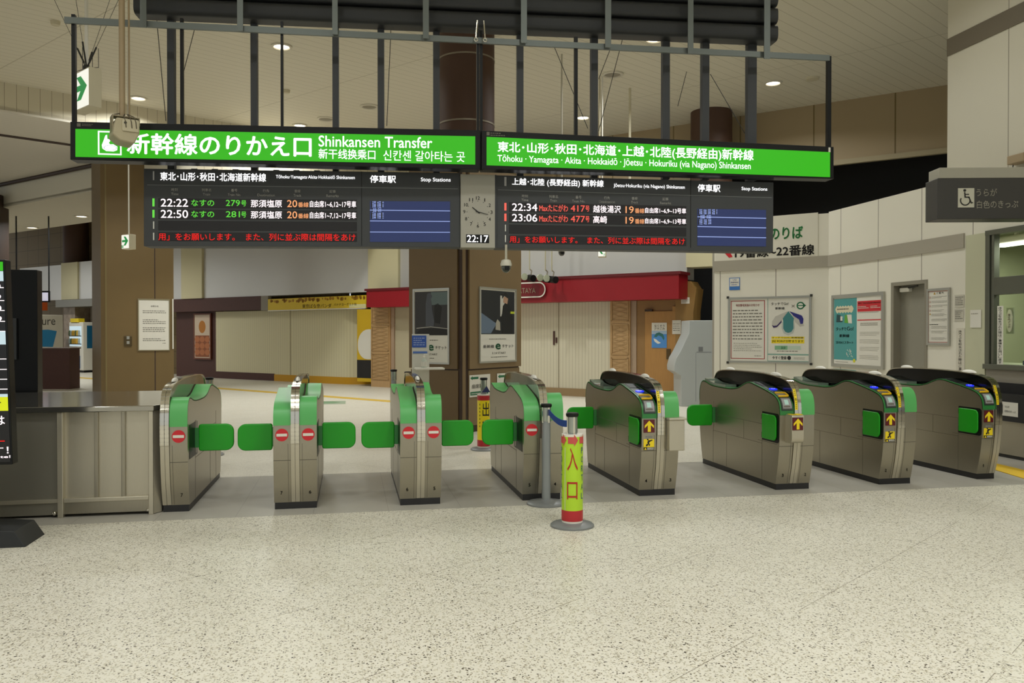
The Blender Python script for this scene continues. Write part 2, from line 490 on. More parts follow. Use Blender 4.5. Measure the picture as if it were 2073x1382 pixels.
pwall(PUP.off(0.03), PUP.loc(1300, 300)[0], PUP.loc(1990, 200)[0] + 4, 4.90, 5.0, 0.1, 'trim_3', mat('cream_edge', 'a59878', 0.6), 'pale edge under the brown panelled wall')

# office wall on the right
kx, ky = 7.6, 11.97
door_y0 = PX.loc(1805, 600)[0]; door_y1 = PX.loc(1878, 600)[0]; DOOR_H = PX.loc(1840, 569)[1]
win_u0 = PX.loc(1955, 600)[0]; win_u1 = win_u0 + 5.2
WTOP = 3.42
w = MB()
zt = PX.loc(2000, 470)[1]; zb = 0.98
w.box(-ky, door_y0, 0, 0.15, 0, WTOP); w.box(door_y0, door_y1, 0, 0.15, DOOR_H, WTOP); w.box(door_y1, win_u0, 0, 0.15, 0, WTOP)
w.box(win_u0, win_u1, 0, 0.15, zt, WTOP)
o = w.build('wall_right', OFFICE_M); o.location = (7.6, 0, 0); o.rotation_euler = (0, 0, PX.th)
struct(o, 'white panelled office wall beside the wide gate')
u_end = PC.loc(1446, 600)[0]
pwall(PC, u_end, 0, 0, WTOP - 0.02, 0.15, 'wall_angled', OFFICE45_M, 'white panelled wall carrying the poster frames')
pwall(PC, u_end - 0.035, u_end, 0, WTOP - 0.02, 0.18, 'trim_4', mat('pale_grey_trim', 'a29c8e', 0.5), 'grey corner trim at the end of the white wall')
b0, b1 = PC.loc(1560, 545)[1], PC.loc(1560, 523)[1]
pwall(PC.off(0.02), u_end, 0, b0, b1, 0.02, 'trim_5', mat('grey_band', 'a39c8c', 0.5), 'grey band across the white angled wall')
pwall(PX.off(0.02), -ky, win_u0 - 0.02, b0, b1, 0.02, 'trim_6', MATS['grey_band'], 'grey band across the white office wall')
# bulkhead over the office
u_p = PX.loc(1920, 250)[0]
pwall(PX.off(0.015), u_p, u_p + 9, 2.95, CEIL, 0.5, 'wall_bulkhead', line_mat('bulkhead_white', 'cdc7b4', '8d8677', [((0, 1, 0), 1.02, 0.012, 0.12)], 0.45), 'tall white bulkhead above the ticket office')
z98 = PX.loc(1930, 93)[1]
pwall(PX.off(0.03), u_p, u_p + 9, z98 - 0.11, z98 + 0.11, 0.02, 'trim_7', mat('brown_grey_band', '6c6353', 0.5), 'dark band across the tall white bulkhead')
# the door
d = MB().box(door_y0 + 0.06, door_y1 - 0.05, 0.11, 0.15, 0.0, DOOR_H - 0.05).build('door_1', mat('grey_green_door', '8f8b7c', 0.5, noise=0.04, nscale=6))
d.location = (7.6, 0, 0); d.rotation_euler = (0, 0, PX.th)
struct(d, 'grey steel door in the white office wall')
fr = MB().box(door_y0, door_y0 + 0.06, -0.012, 0.16, 0, DOOR_H).box(door_y1 - 0.05, door_y1, -0.012, 0.16, 0, DOOR_H).box(door_y0 + 0.06, door_y1 - 0.05, -0.012, 0.16, DOOR_H - 0.05, DOOR_H).build('door_frame', mat('door_frame_grey', '8a8474', 0.5))
fr.parent = d
cl = MB().box(door_y0 + 0.10, door_y0 + 0.30, 0.05, 0.11, DOOR_H - 0.14, DOOR_H - 0.08).build('door_closer', WHITE, d, 0.01)
MB().tube((door_y0 + 0.28, 0.06, DOOR_H - 0.09), (door_y0 + 0.52, 0.02, DOOR_H - 0.07), 0.012, 6).build('closer_arm', STEEL_DK, cl)
MB().tube((door_y1 - 0.13, 0.06, 0.98), (door_y1 - 0.13, 0.11, 0.98), 0.028, 14).build('door_handle', STEEL, d)

# ticket office window and the room behind it
f0, f1 = PX.loc(1995, 600)[0], win_u1
wz0, wz1 = PX.loc(2040, 733)[1], zt
wf = MB()
wf.box(win_u0, f0, -0.005, 0.12, 0, zt)                       # pale pier with the paper on it
pier = wf.build('wall_pier', mat('pale_green_white', 'c3c2a4', 0.5)); pier.location = (7.6, 0, 0); pier.rotation_euler = (0, 0, PX.th)
struct(pier, 'pale pier beside the office window')
m_al = mat('window_aluminium', '6e7064', 0.35, 0.6)
win = MB().box(f0, f0 + 0.07, -0.01, 0.10, wz0 - 0.05, wz1).box(f0, f1, -0.014, 0.10, wz1 - 0.04, wz1 + 0.02).box(f0, f1, -0.04, 0.12, wz0 - 0.09, wz0 - 0.03)
t0, t1 = PX.loc(2030, 596)[1], PX.loc(2030, 560)[1]
win.box(f0 + 0.13, f1, -0.004, 0.06, t0, t1)
win.box(f0 + 0.09, f0 + 0.13, 0.0, 0.08, wz0 - 0.03, wz1).box(f0 + 0.95, f0 + 1.0, 0.0, 0.08, wz0, t0)
wo = win.build('window_1', m_al, None, 0.004); wo.location = (7.6, 0, 0); wo.rotation_euler = (0, 0, PX.th)
struct(wo, 'aluminium framed ticket office window')
glass = bpy.data.materials.new('office_glass'); glass.use_nodes = True
gn = glass.node_tree; gb = gn.nodes['Principled BSDF']
gb.inputs['Base Color'].default_value = rgb('e8efe0'); gb.inputs['Roughness'].default_value = 0.03; gb.inputs['Transmission Weight'].default_value = 1.0
gb.inputs['IOR'].default_value = 1.02; gb.inputs['Alpha'].default_value = 0.15
MB().box(f0 + 0.12, f1, 0.03, 0.04, wz0 - 0.03, wz1 - 0.02).build('window_pane', glass, wo)
MB().box(f0 + 0.02, f1, -0.005, 0.12, 0.86, wz0 - 0.09).build('window_apron', mat('grey_apron', '8b8577', 0.5), wo)
rm = MB()
RX0, RX1 = 7.76, 10.2
yA, yB = -f0 + 1.3, -f1 - 0.4
rm.box(RX1, RX1 + 0.1, yB, yA, 0, 2.95).box(RX0, RX1, yA, yA + 0.1, 0, 2.95).box(RX0, RX1, yB - 0.1, yB, 0, 2.95).box(RX0, RX1, yB, yA, 2.85, 2.95)
struct(rm.build('wall_office', mat('office_green_wall', '9fa384', 0.6)), 'pale green walls inside the ticket office')
# ================================================================== ticket gates
GL = 1.60
PROF0 = [(0, .055), (-.045, .25), (-.068, .42), (-.077, .60), (-.076, .71), (-.066, .785), (-.030, .840), (.05, .880), (.20, .915), (.36, .945), (.46, .963), (.53, .966), (.60, .950), (.67, .925), (.75, .900), (.86, .883), (1.0, .878), (1.25, .881), (1.40, .892), (1.50, .914), (1.565, .925), (1.615, .911), (1.652, .872), (1.673, .81), (1.678, .716), (1.672, .45), (1.645, .25), (1.6, .055)]
def catmull(p, k=3):
    out = []
    for i in range(len(p) - 1):
        a = p[max(i - 1, 0)]; b = p[i]; c = p[i + 1]; d = p[min(i + 2, len(p) - 1)]
        for j in range(k):
            t = j / k
            out.append(tuple(0.5 * ((2 * b[q]) + (-a[q] + c[q]) * t + (2 * a[q] - 5 * b[q] + 4 * c[q] - d[q]) * t * t + (-a[q] + 3 * b[q] - 3 * c[q] + d[q]) * t ** 3) for q in (0, 1)))
    out.append(p[-1])
    return out
PL_ = catmull(PROF0)                                       # entry side: slot and hump at the front
PR_ = [(GL - y, z) for y, z in reversed(PL_)]              # exit side: the same turned end for end

def cum(p):
    s = [0]
    for a, b in zip(p, p[1:]): s.append(s[-1] + hypot(b[0] - a[0], b[1] - a[1]))
    return s
def point(p, s_, d=0.0):
    c = cum(p)
    s_ = min(max(s_, 0), c[-1] - 1e-6)
    for i in range(len(p) - 1):
        if c[i + 1] >= s_: break
    t = (s_ - c[i]) / (c[i + 1] - c[i]); dy, dz = p[i + 1][0] - p[i][0], p[i + 1][1] - p[i][1]; l = hypot(dy, dz)
    return (p[i][0] + dy * t - dz / l * d, p[i][1] + dz * t + dy / l * d)      # d > 0: outwards
def s_front(p, z):
    c = cum(p)
    for i in range(len(p) - 1):
        if p[i][1] <= z <= p[i + 1][1]: return c[i] + (z - p[i][1]) / (p[i + 1][1] - p[i][1]) * (c[i + 1] - c[i])
def s_rear(p, z):
    c = cum(p)
    for i in range(len(p) - 2, 0, -1):
        if p[i + 1][1] <= z <= p[i][1]: return c[i] + (z - p[i][1]) / (p[i + 1][1] - p[i][1]) * (c[i + 1] - c[i])
def s_top(p, y):
    c = cum(p)
    for i in range(8, len(p) - 1):
        if p[i][0] <= y <= p[i + 1][0]: return c[i] + (y - p[i][0]) / (p[i + 1][0] - p[i][0]) * (c[i + 1] - c[i])
def ribbon(p, s0, s1, x0, x1, d0, d1, step=0.02, mb=None):
    n = max(1, int((s1 - s0) / step)); mb = mb or MB()
    vs = []
    for i in range(n + 1):
        a = point(p, s0 + (s1 - s0) * i / n, d0); b = point(p, s0 + (s1 - s0) * i / n, d1)
        vs += [(x0, *a), (x1, *a), (x1, *b), (x0, *b)]
    fs = []
    for i in range(n):
        q = i * 4
        fs += [(q, q + 4, q + 5, q + 1), (q + 2, q + 6, q + 7, q + 3), (q + 3, q + 7, q + 4, q), (q + 1, q + 5, q + 6, q + 2)]
    fs += [(0, 1, 2, 3), (n * 4 + 3, n * 4 + 2, n * 4 + 1, n * 4)]
    return mb.add(vs, fs)
FIN0 = [(0.0, .055), (-.05, .25), (-.078, .45), (-.088, .62), (-.086, .76), (-.072, .85), (-.045, .925), (-.01, .972), (.05, 1.005), (.15, 1.027), (.3, 1.043), (.5, 1.056), (.8, 1.062), (1.1, 1.06), (1.3, 1.054), (1.45, 1.042), (1.53, 1.02), (1.58, .98), (1.61, .93)]
FINP = catmull(FIN0)
XI, XO = 0.036, 0.173

def flap(t, xb, sgn, yc, closed, z0=0.46, z1=0.685, length=0.283):
    """a flap door at local y yc; sgn the side it swings out to"""
    if closed:
        x0, x1 = xb + sgn * 0.033, xb + sgn * (0.033 + length)
        lo, hi = min(x0, x1), max(x0, x1)
        rad = (0.02, 0.065, 0.065, 0.02) if sgn > 0 else (0.065, 0.02, 0.02, 0.065)
        dr = MB().prism(rrect(lo, hi, z0, z1, rad), yc - 0.018, yc + 0.018, 'y').build('flap_door', GREEN_DOOR, t, 0.007)
        MB().box(min(xb, x0), max(xb, x0) + (0.004 if sgn > 0 else 0), yc - 0.016, yc + 0.016, z0 + 0.03, z1 - 0.03).build('hinge', GREEN_DK, dr)
        a, b = (xb - 0.004, xb + 0.003) if sgn > 0 else (xb - 0.003, xb + 0.004)
        if yc < 0.8: MB().prism(rrect(yc - 0.24, yc + 0.10, z0 - 0.035, z1 + 0.02, 0.01), a, b, 'x').build('door_recess', BLACK, t)  # flat black panel stands for the shade inside the uncut recess
        MB().box(a - 0.002, b + 0.002, yc + 0.02, yc + 0.05, z0 - 0.02, z1 + 0.03).build('door_post', STEEL, t)
    else:
        a, b = (xb - 0.004, xb + 0.003) if sgn > 0 else (xb - 0.003, xb + 0.004)
        f = -0.075 if yc < 0.8 else GL - 0.30; g = 0.245 if yc < 0.8 else GL + 0.05
        MB().prism(rrect(f + 0.012, g, z0 - 0.022, z1 + 0.025, (0.03, 0.004, 0.004, 0.03)), a, b, 'x').build('door_recess', BLACK, t)  # black sheet painted in for the dark gap around the folded door
        a, b = (b, b + 0.014) if sgn > 0 else (a - 0.014, a)
        dr = MB().prism(rrect(f + 0.045, g - 0.015, z0 - 0.004, z1 + 0.008, (0.05, 0.01, 0.01, 0.05)), a, b, 'x').build('flap_door', GREEN_DOOR, t, 0.005)
        dr['label'] = 'green flap door folded flat into the side of the gate'
        MB().box(min(a, b), max(a, b), g - 0.012, g, z0 + 0.0, z0 + 0.05).box(min(a, b), max(a, b), g - 0.012, g, z1 - 0.05, z1).build('hinge', STEEL, dr)

def yfront(p, z): return point(p, s_front(p, z))[0]

def half(t, side, lane, front):
    """one half-cabinet. side -1: entry half, +1: exit half; front: 'closed', 'open' (entry equipment), 'plain', 'housing', 'box'"""
    p = PL_ if side < 0 else PR_
    x0, x1 = (-XO, -XI) if side < 0 else (XI, XO)
    xb = -XO if side < 0 else XO
    body = MB().prism(p, x0, x1, 'x').build('cabinet', STEEL, t)
    seam = MB()
    xs0, xs1 = (xb - 0.0012, xb + 0.001) if side < 0 else (xb - 0.001, xb + 0.0012)
    for (y0, y1, z) in ((0.25, 1.32, 0.585), (-.03, 0.33, 0.425), (0.25, 1.32, 0.40), (1.32, 1.66, 0.53)):
        seam.box(xs0, xs1, y0, y1, z, z + 0.0035)
    for (y, z0, z1) in ((0.25, 0.06, 0.585), (1.32, 0.06, 0.70), (0.62, 0.40, 0.585), (1.0, 0.06, 0.40)):
        seam.box(xs0, xs1, y, y + 0.003, z0, z1)
    sf = s_front(p, 0.41)
    ribbon(p, sf, sf + 0.005, x0, x1, -0.002, 0.0012, mb=seam)
    sm = s_front(p, 0.06)
    xe = x1 if side < 0 else x0
    ribbon(p, sm, s_front(p, 0.55), xe - (0.022 if side < 0 else -0.019), xe - (0.019 if side < 0 else -0.022), -0.002, 0.0012, mb=seam)
    seam.build('panel_seam', mat('seam_line', '5f5a4e', 0.6), t)
    # green top cover from the front over the top to the rear
    cov = ribbon(p, s_front(p, 0.70), s_rear(p, 0.70), x0, x1 if side > 0 else x1, -0.006, 0.007).build('top_cover', GREEN if front != 'open' and front != 'housing' else GREEN_DK, t, 0.0, 30)
    # lane number
    z = 0.138; y = yfront(p, z) - 0.004
    nx = (x0 + x1) / 2 + (0.012 if side > 0 else -0.008)
    lettering(t, lane, rq(nx - (0.003 if lane == '1' else 0.009), nx + (0.003 if lane == '1' else 0.009), z - 0.015, z + 0.015), INK, y, 0.03, 'lane_number')
    if front == 'closed':
        cx = (x0 + x1) / 2; zc = 0.622; y = yfront(p, zc)
        ds = MB().prism(disc(cx, zc, 0.051), y - 0.006, y + 0.01, 'y').build('no_entry_disc', RED, t)
        MB().box(cx - 0.042, cx + 0.042, y - 0.009, y - 0.005, zc - 0.011, zc + 0.011).build('white_bar', PAPER, ds)
    if front in ('open', 'housing'):
        xa, xc = x0 + 0.014, x1 - 0.010
        b = ribbon(p, s_front(p, 0.742), s_top(p, 0.50), xa, xc, 0.004, 0.0105).build('equipment_panel', mat('dark_green_grey_panel', '2c3b33', 0.3), t)
        b['label'] = 'dark glossy equipment panel in the green frame'
        ribbon(p, s_front(p, 0.752), s_front(p, 0.845), xa + 0.008, xc - 0.008, 0.008, 0.016).build('bezel', mat('bezel_grey', '55554f', 0.4), t)
        scr = ribbon(p, s_front(p, 0.762), s_front(p, 0.838), xa + 0.014, xc - 0.014, 0.012, 0.019).build('info_screen', E_GREY, t)
        ribbon(p, s_front(p, 0.79), s_front(p, 0.826), xa + 0.035, xc - 0.040, 0.017, 0.0205).build('screen_ticket_image', mat('lit_mint', 'bfe6d2', 0.4, emit=0.5), scr)
        ribbon(p, s_front(p, 0.768), s_front(p, 0.784), xa + 0.02, xc - 0.03, 0.017, 0.0205).build('screen_caption', INK_GREY, scr)
        s0 = s_front(p, 0.853); s1 = s0 + 0.075
        slot = ribbon(p, s0, s1, xa + 0.004, xc - 0.002, 0.008, 0.014).build('ticket_slot', mat('slot_grey', '8d8b80', 0.3, 0.5), t)
        ring = ribbon(p, s0 - 0.003, s0 + 0.011, xa + 0.004, xc - 0.012, 0.010, 0.026)
        ribbon(p, s1 - 0.008, s1 + 0.002, xa + 0.004, xc - 0.012, 0.010, 0.026, mb=ring)
        ribbon(p, s0 + 0.003, s1 - 0.004, xc - 0.014, xc - 0.003, 0.010, 0.026, mb=ring)
        ring.build('yellow_rim', mat('yellow_slot_rim', 'e3b414', 0.4), slot, 0.003)
        ribbon(p, s0 + 0.012, s0 + 0.026, xa + 0.01, xc - 0.03, 0.012, 0.0175).build('slot_mouth', BLACK, slot)
        c = point(p, s_top(p, 0.145), 0.012); c2 = point(p, s_top(p, 0.215), 0.012)
        ang = atan2(c2[1] - c[1], c2[0] - c[0])
        rd = MB().prism(disc(0, 0, 0.040, 32, 0.030), -0.002, 0.004, 'z').build('card_reader', E_BLUE, t)
        rd.location = ((xa + xc) / 2 + 0.002, (c[0] + c2[0]) / 2, (c[1] + c2[1]) / 2); rd.rotation_euler = (ang, 0, 0)
        lettering(rd, 'タッチ', rq(-0.022, 0.022, -0.008, 0.008), E_WHITE, 0, 0.03, 'touch_lettering').rotation_euler = (-pi / 2, 0, 0)
        for q in rd.children: q.location = (0, 0, 0.0055)
        ribbon(p, s_top(p, 0.30), s_top(p, 0.45), xa + 0.012, xc - 0.006, 0.009, 0.014).build('status_display', BLACK, t)
        # smoked tray at the rear of the entry half
        ribbon(p, s_top(p, 1.05), s_top(p, 1.55), xa - 0.008, xc + 0.005, 0.006, 0.034).build('clear_tray', mat('clear_tray_plastic', '6f7e70', 0.08, coat=0.5), t)
        # arrow and warning
        zc0, zc1 = 0.575, 0.69
        y = yfront(p, 0.63) - 0.003
        cx = (x0 + x1) / 2 - 0.002
        if front == 'housing':
            y = -0.201; cx = (x0 + x1) / 2 + 0.040
            h = MB().prism(rrect(-0.195, 0.0, 0.452, 0.712, (0.05, 0.0, 0.0, 0.02)), x0 + 0.055, x1 + 0.042, 'x').build('front_housing', STEEL_FRONT, t, 0.008)
            MB().box(x0 + 0.062, x1 + 0.03, -0.185, -0.10, 0.712, 0.716).build('yellow_label', YELLOW, h)
            MB().box(x0 + 0.085, x1 - 0.02, -0.165, -0.12, 0.716, 0.7175).build('black_arrow_mark', INK, h)
        ar = MB().box(cx - 0.051, cx + 0.051, y - 0.002, y + 0.012, zc0, zc1).build('arrow_plate', MAROON, t)
        zc = (zc0 + zc1) / 2
        pts = [(0, .049), (.043, .004), (.043, -.018), (.014, .010), (.014, -.050), (-.014, -.050), (-.014, .010), (-.043, -.018), (-.043, .004)]
        MB().prism([(cx + a, zc + b_) for a, b_ in pts], y - 0.004, y - 0.001, 'y').build('yellow_arrow', YELLOW, ar)
        if front == 'open':
            y = yfront(p, 0.46) - 0.003
            wpl = MB().box(cx - 0.049, cx + 0.049, y - 0.002, y + 0.012, 0.420, 0.517).build('warning_plate', YELLOW, t)
            fg = MB()
            for q in ([(-.018, -.022), (-.006, -.018), (.004, .008), (.016, .016), (.012, .026), (-.006, .026), (-.016, .008), (-.012, -.004)], [(.016, .016), (.034, .024), (.030, .030), (.012, .026)], [(-.002, .0), (.010, -.012), (.006, -.026), (-.002, -.024), (.001, -.012), (-.008, -.002)], disc(-.012, .032, .007, 12), [(-.03, -.026), (-.016, -.028), (-.012, -.012), (-.022, -.006)]):
                fg.prism([(cx + a, 0.482 + b_) for a, b_ in q], y - 0.004, y - 0.001, 'y')
            fg.build('running_figure', INK, wpl)
            MB().box(cx - 0.049, cx + 0.049, y - 0.0035, y - 0.001, 0.420, 0.446).build('caution_strip', INK, wpl)
            tri = MB().prism([(cx - 0.044, 0.424), (cx - 0.022, 0.424), (cx - 0.033, 0.442)], y - 0.005, y - 0.002, 'y').build('caution_triangle', YELLOW, wpl)
            b_ = MB(); lines(b_, cx - 0.016, cx + 0.045, 0.423, 0.444, 2, y - 0.0045, 3, 0.6, 0.2); b_.build('caution_print', PAPER, wpl)
            MB().prism(rrect(cx - 0.033, cx + 0.033, 0.527, 0.545, 0.008), y - 0.002, y + 0.01, 'y').build('sensor_window', mat('sensor_grey', '7d7c76', 0.3), t)
    if front == 'box':
        h = MB().box(XI + 0.012, XO + 0.02, -0.165, 0.0, 0.418, 0.690).build('collection_box', STEEL_FRONT, t, 0.008)
        h['label'] = 'steel box fixed to the gate front'
        MB().box(XI + 0.008, XO + 0.036, -0.175, 0.02, 0.690, 0.709).build('box_lid', STEEL_FRONT, h, 0.004)

def gate(cx, y, left, right, ll, rl, label, strip_label=True):
    """left / right: None or front kind; ll / rl: lane numbers"""
    t = thing('ticket_gate', label, 'ticket gate', (cx, y, 0), 0, 'ticket gates in the row')
    xa = -0.172 if left else -0.033
    xz = 0.172 if right else 0.033
    MB().box(xa + 0.004, xz - 0.004, 0.0, GL, 0.0, 0.056).build('kick_plate', PLINTH, t)
    both = [q for q in (left, right) if q]
    if left: half(t, -1, ll, left)
    if right: half(t, 1, rl, right)
    lit = any(q in ('open', 'housing') for q in both)
    MB().prism(FINP, -0.028, 0.028, 'x').build('fin_panel', FIN if lit else FIN_CLEAR, t)
    # polished band over the fin: two strips with a groove, stepped at the front
    c = cum(FINP)
    s0, s1 = s_front(FINP, 0.058), c[-1]
    for k, (a, b) in enumerate(((-0.034, -0.0015), (0.0015, 0.034))):
        band = MB()
        ribbon(FINP, s0, s_front(FINP, 0.55), a, b, -0.004, 0.004).build('lower_strip', STEEL_FRONT, t)
        s = s_front(FINP, 0.552); k2 = 0
        st = s_front(FINP, 1.0)
        n = 15
        for i in range(n):
            ribbon(FINP, s + (st - s) * i / n, s + (st - s) * (i + 0.86) / n, a, b, -0.004, 0.010, 0.012, mb=band)
        ribbon(FINP, s, st, a + 0.001, b - 0.001, -0.004, 0.006, mb=band)
        ribbon(FINP, st, s1, a, b, -0.004, 0.005, mb=band)
        band.build('polished_band', CHROME, t)
    for yc in ((0.31, 1.27) if lit else (0.31,)):
        MB().ellipsoid((0, yc, 1.047 if yc < 0.8 else 1.058), (0.019, 0.105, 0.030), half=True).build('white_lamp_dome', mat('lamp_dome_white', 'efece2', 0.3), t)
    if lit:
        st = MB(); ribbon(FINP, s_front(FINP, 0.748), s_front(FINP, 0.935), -0.031, -0.006, 0.009, 0.0125, mb=st)
        yl = st.build('yellow_strip_label', YELLOW, t)
        st = MB(); ribbon(FINP, s_front(FINP, 0.838), s_front(FINP, 0.852), -0.026, -0.011, 0.012, 0.0135, mb=st)
        for i in range(9):
            zz = 0.76 + 0.017 * i + (0.03 if i > 4 else 0)
            ribbon(FINP, s_front(FINP, zz), s_front(FINP, zz + 0.009), -0.024, -0.013, 0.012, 0.0132, mb=st)
        st.build('strip_print', mat('olive_print', '8a7a10', 0.6), yl)
    return t

YF = 0.235; YR = 1.29
g = gate(-1.465, 7.03, None, 'closed', '', '7', 'single-sided ticket gate against the steel counter, lane 7 closed'); flap(g, XO, 1, YF, True)
g = gate(-0.448, 6.965, 'closed', 'closed', '7', '6', 'ticket gate numbered 7 and 6 with two no-entry discs'); flap(g, -XO, -1, YF, True); flap(g, XO, 1, YF, True)
g = gate(0.578, 6.92, 'closed', 'closed', '6', '5', 'ticket gate numbered 6 and 5 with two no-entry discs'); flap(g, -XO, -1, YF, True); flap(g, XO, 1, YF, True)
g = gate(1.632, 6.915, 'closed', 'plain', '5', '4', 'ticket gate numbered 5 and 4 behind the grey barrier post'); flap(g, -XO, -1, YF, True); flap(g, XO, 1, YR, True)
g = gate(2.694, 6.905, 'open', 'box', '4', '3', 'ticket gate numbered 4 and 3 with a steel box on its front'); flap(g, -XO, -1, YF, False); flap(g, -XO, -1, YR, True); flap(g, XO, 1, YR, True); flap(g, XO, 1, YF, False)
g = gate(4.036, 6.93, 'housing', 'plain', '3', '2', 'ticket gate numbered 3 and 2 with a protruding front housing'); flap(g, -XO, -1, YF, False); flap(g, -XO, -1, YR, True); flap(g, XO, 1, YF, False)
g = gate(5.147, 6.985, 'open', 'plain', '2', '1', 'ticket gate numbered 2 and 1 with yellow arrow and warning plate'); flap(g, -XO, -1, YF, False); flap(g, XO, 1, YF, False)
g = gate(6.283, 7.05, 'open', None, '1', '', 'single-sided ticket gate numbered 1 beside the wheelchair lane'); flap(g, -XO, -1, YF, False)
# ================================================================== steel counter, kiosk, barrier posts
CZ = 0.875
ct = thing('counter', 'long stainless steel counter with panelled front beside gate 7', 'counter', (-2.2, 6.95, 0))
yb = 8.75
X = lambda v: v + 2.2
MB().prism([(X(-4.2), 0.02), (X(-2.26), 0.0), (X(-1.55), 0.0), (X(-1.505), 0.08), (X(-1.505), yb - 6.95), (X(-4.2), yb - 6.95)], CZ - 0.045, CZ, 'z').build('worktop', mat('counter_top_steel', 'aaa79d', 0.12, 0.9, noise=0.06, nscale=2), ct, 0.006)
MB().prism([(X(-4.2), 0.09), (X(-1.58), 0.06), (X(-1.515), 0.13), (X(-1.515), yb - 7.0), (X(-4.2), yb - 7.0)], 0.03, CZ - 0.045, 'z').build('body', STEEL_FRONT, ct)
for px0, px1 in ((-2.262, -2.222), (-1.592, -1.556)):
    MB().box(X(px0), X(px1), 0.012, 0.07, 0.0, CZ - 0.045).build('post', STEEL_FRONT, ct, 0.004)
for xr in (-1.985, -1.785):
    MB().box(X(xr) - 0.014, X(xr) + 0.014, 0.035, 0.07, 0.125, CZ - 0.045).build('rib', STEEL, ct, 0.004)
MB().box(X(-2.222), X(-1.592), 0.022, 0.07, 0.115, 0.15).build('lower_rail', STEEL_FRONT, ct, 0.005)
MB().box(X(-2.222), X(-1.592), 0.03, 0.07, 0.025, 0.115).build('kick_panel', STEEL, ct)
MB().prism([(X(-1.556), 0.03), (X(-1.508), 0.09), (X(-1.508), 0.15), (X(-1.556), 0.10)], 0.005, CZ - 0.045, 'z').build('end_panel', STEEL_FRONT, ct)
dm = mat('dull_steel', '8f8b7e', 0.45, 0.7, noise=0.05, nscale=3)
MB().box(X(-4.2), X(-2.262), 0.05, 0.1, 0.145, CZ - 0.045).build('side_panel', dm, ct)
MB().box(X(-4.2), X(-2.262), 0.03, 0.1, 0.115, 0.145).build('side_rail', STEEL_FRONT, ct, 0.004)
MB().box(X(-4.2), X(-2.262), 0.045, 0.1, 0.02, 0.115).build('side_kick_panel', dm, ct)
MB().ellipsoid((X(-2.29), 0.035, 0.035), (0.018, 0.018, 0.018)).build('foot_bolt', CHROME, ct)
MB().ellipsoid((X(-1.60), 0.025, 0.035), (0.014, 0.014, 0.014)).build('foot_bolt', CHROME, ct)

# information kiosk at the picture's edge
KX, KY = -2.46, 6.12
kp = Plane((0, KY), 0)
kx, _ = kp.loc(25, 900)
kz0, kz1 = kp.loc(25, 940)[1], kp.loc(20, 525)[1]
ki = thing('information_kiosk', 'tall black information kiosk with lit timetable screen, cut off by the photo edge', 'information display', (kx, KY, 0))
LEAN = 0.028
def kq(x0, x1, z0, z1):                      # the screen leans slightly; x drifts with height
    f = lambda z: -LEAN * (z - kz0)
    return ((x0 + f(z0), z0), (x1 + f(z0), z0), (x1 + f(z1), z1), (x0 + f(z1), z1))
MB().prism(kq(-0.9, 0.0, kz0, kz1), 0.0, 0.10, 'y').build('screen_housing', BLACK, ki, 0.006)
MB().prism([(-0.95, 0.0), (0.10, 0.0), (0.03, 0.11), (-0.95, 0.20)], 0.30 - 0.36, 0.30, 'y').build('base', DARKER, ki, 0.004)
MB().box(-0.8, -0.12, 0.02, 0.09, 0.1, kz0 + 0.02).build('stem', BLACK, ki)
scr = MB().prism(kq(-0.87, -0.01, kz0 + 0.02, kz1 - 0.03), -0.004, 0.0, 'y').build('screen', mat('lit_dark_screen', '1c1c1f', 0.2, emit=0.25), ki)
zz = lambda py: kp.loc(15, py)[1]
sl = MB()
for py in (552, 572, 598, 618, 640, 660, 716, 737, 757, 777):
    if py in (572, 598, 618, 640, 660, 716, 737, 757, 777): sl.prism(kq(-0.87, -0.012, zz(py + 11), zz(py + 9.5)), -0.006, -0.003, 'y')
sl.build('row_line', E_LED_W, scr)
MB().prism(kq(-0.87, -0.012, zz(548), zz(530)), -0.006, -0.003, 'y').build('green_bar', E_GREEN, scr)
MB().prism(kq(-0.87, -0.012, zz(569), zz(549)), -0.006, -0.003, 'y').build('pale_bar', E_COOL, scr)
MB().prism(kq(-0.87, -0.012, zz(697), zz(670)), -0.006, -0.003, 'y').build('pale_bar', E_COOL, scr)
MB().prism(kq(-0.87, -0.012, zz(831), zz(803)), -0.006, -0.003, 'y').build('yellow_bar', mat('lit_yellow', 'e4ec10', 0.4, emit=0.9), scr)
MB().prism(kq(-0.87, -0.012, zz(803), zz(797)), -0.0061, -0.003, 'y').build('pale_bar', E_COOL, scr)
MB().prism(kq(-0.87, -0.055, zz(815), zz(813)), -0.0085, -0.005, 'y').build('dash', INK, scr)
for s_, py in (('0', 580), ('9', 602), ('0', 624), ('9', 640 + 6)):
    lettering(scr, s_, kq(-0.062, -0.030, zz(py + 5), zz(py - 6)), E_LED_W, -0.007, 0.02)
for s_, x0, x1, p0, p1, mm in (('は', -0.10, -0.035, 859, 841, E_LED_W), ('L', -0.09, -0.04, 893, 880, E_LED_R), ('す！', -0.12, -0.018, 918, 903, E_LED_W), ('gate!', -0.125, -0.008, 928, 921, E_LED_W)):
    lettering(scr, s_, kq(x0, x1, zz(p0), zz(p1)), mm, -0.007, 0.015)

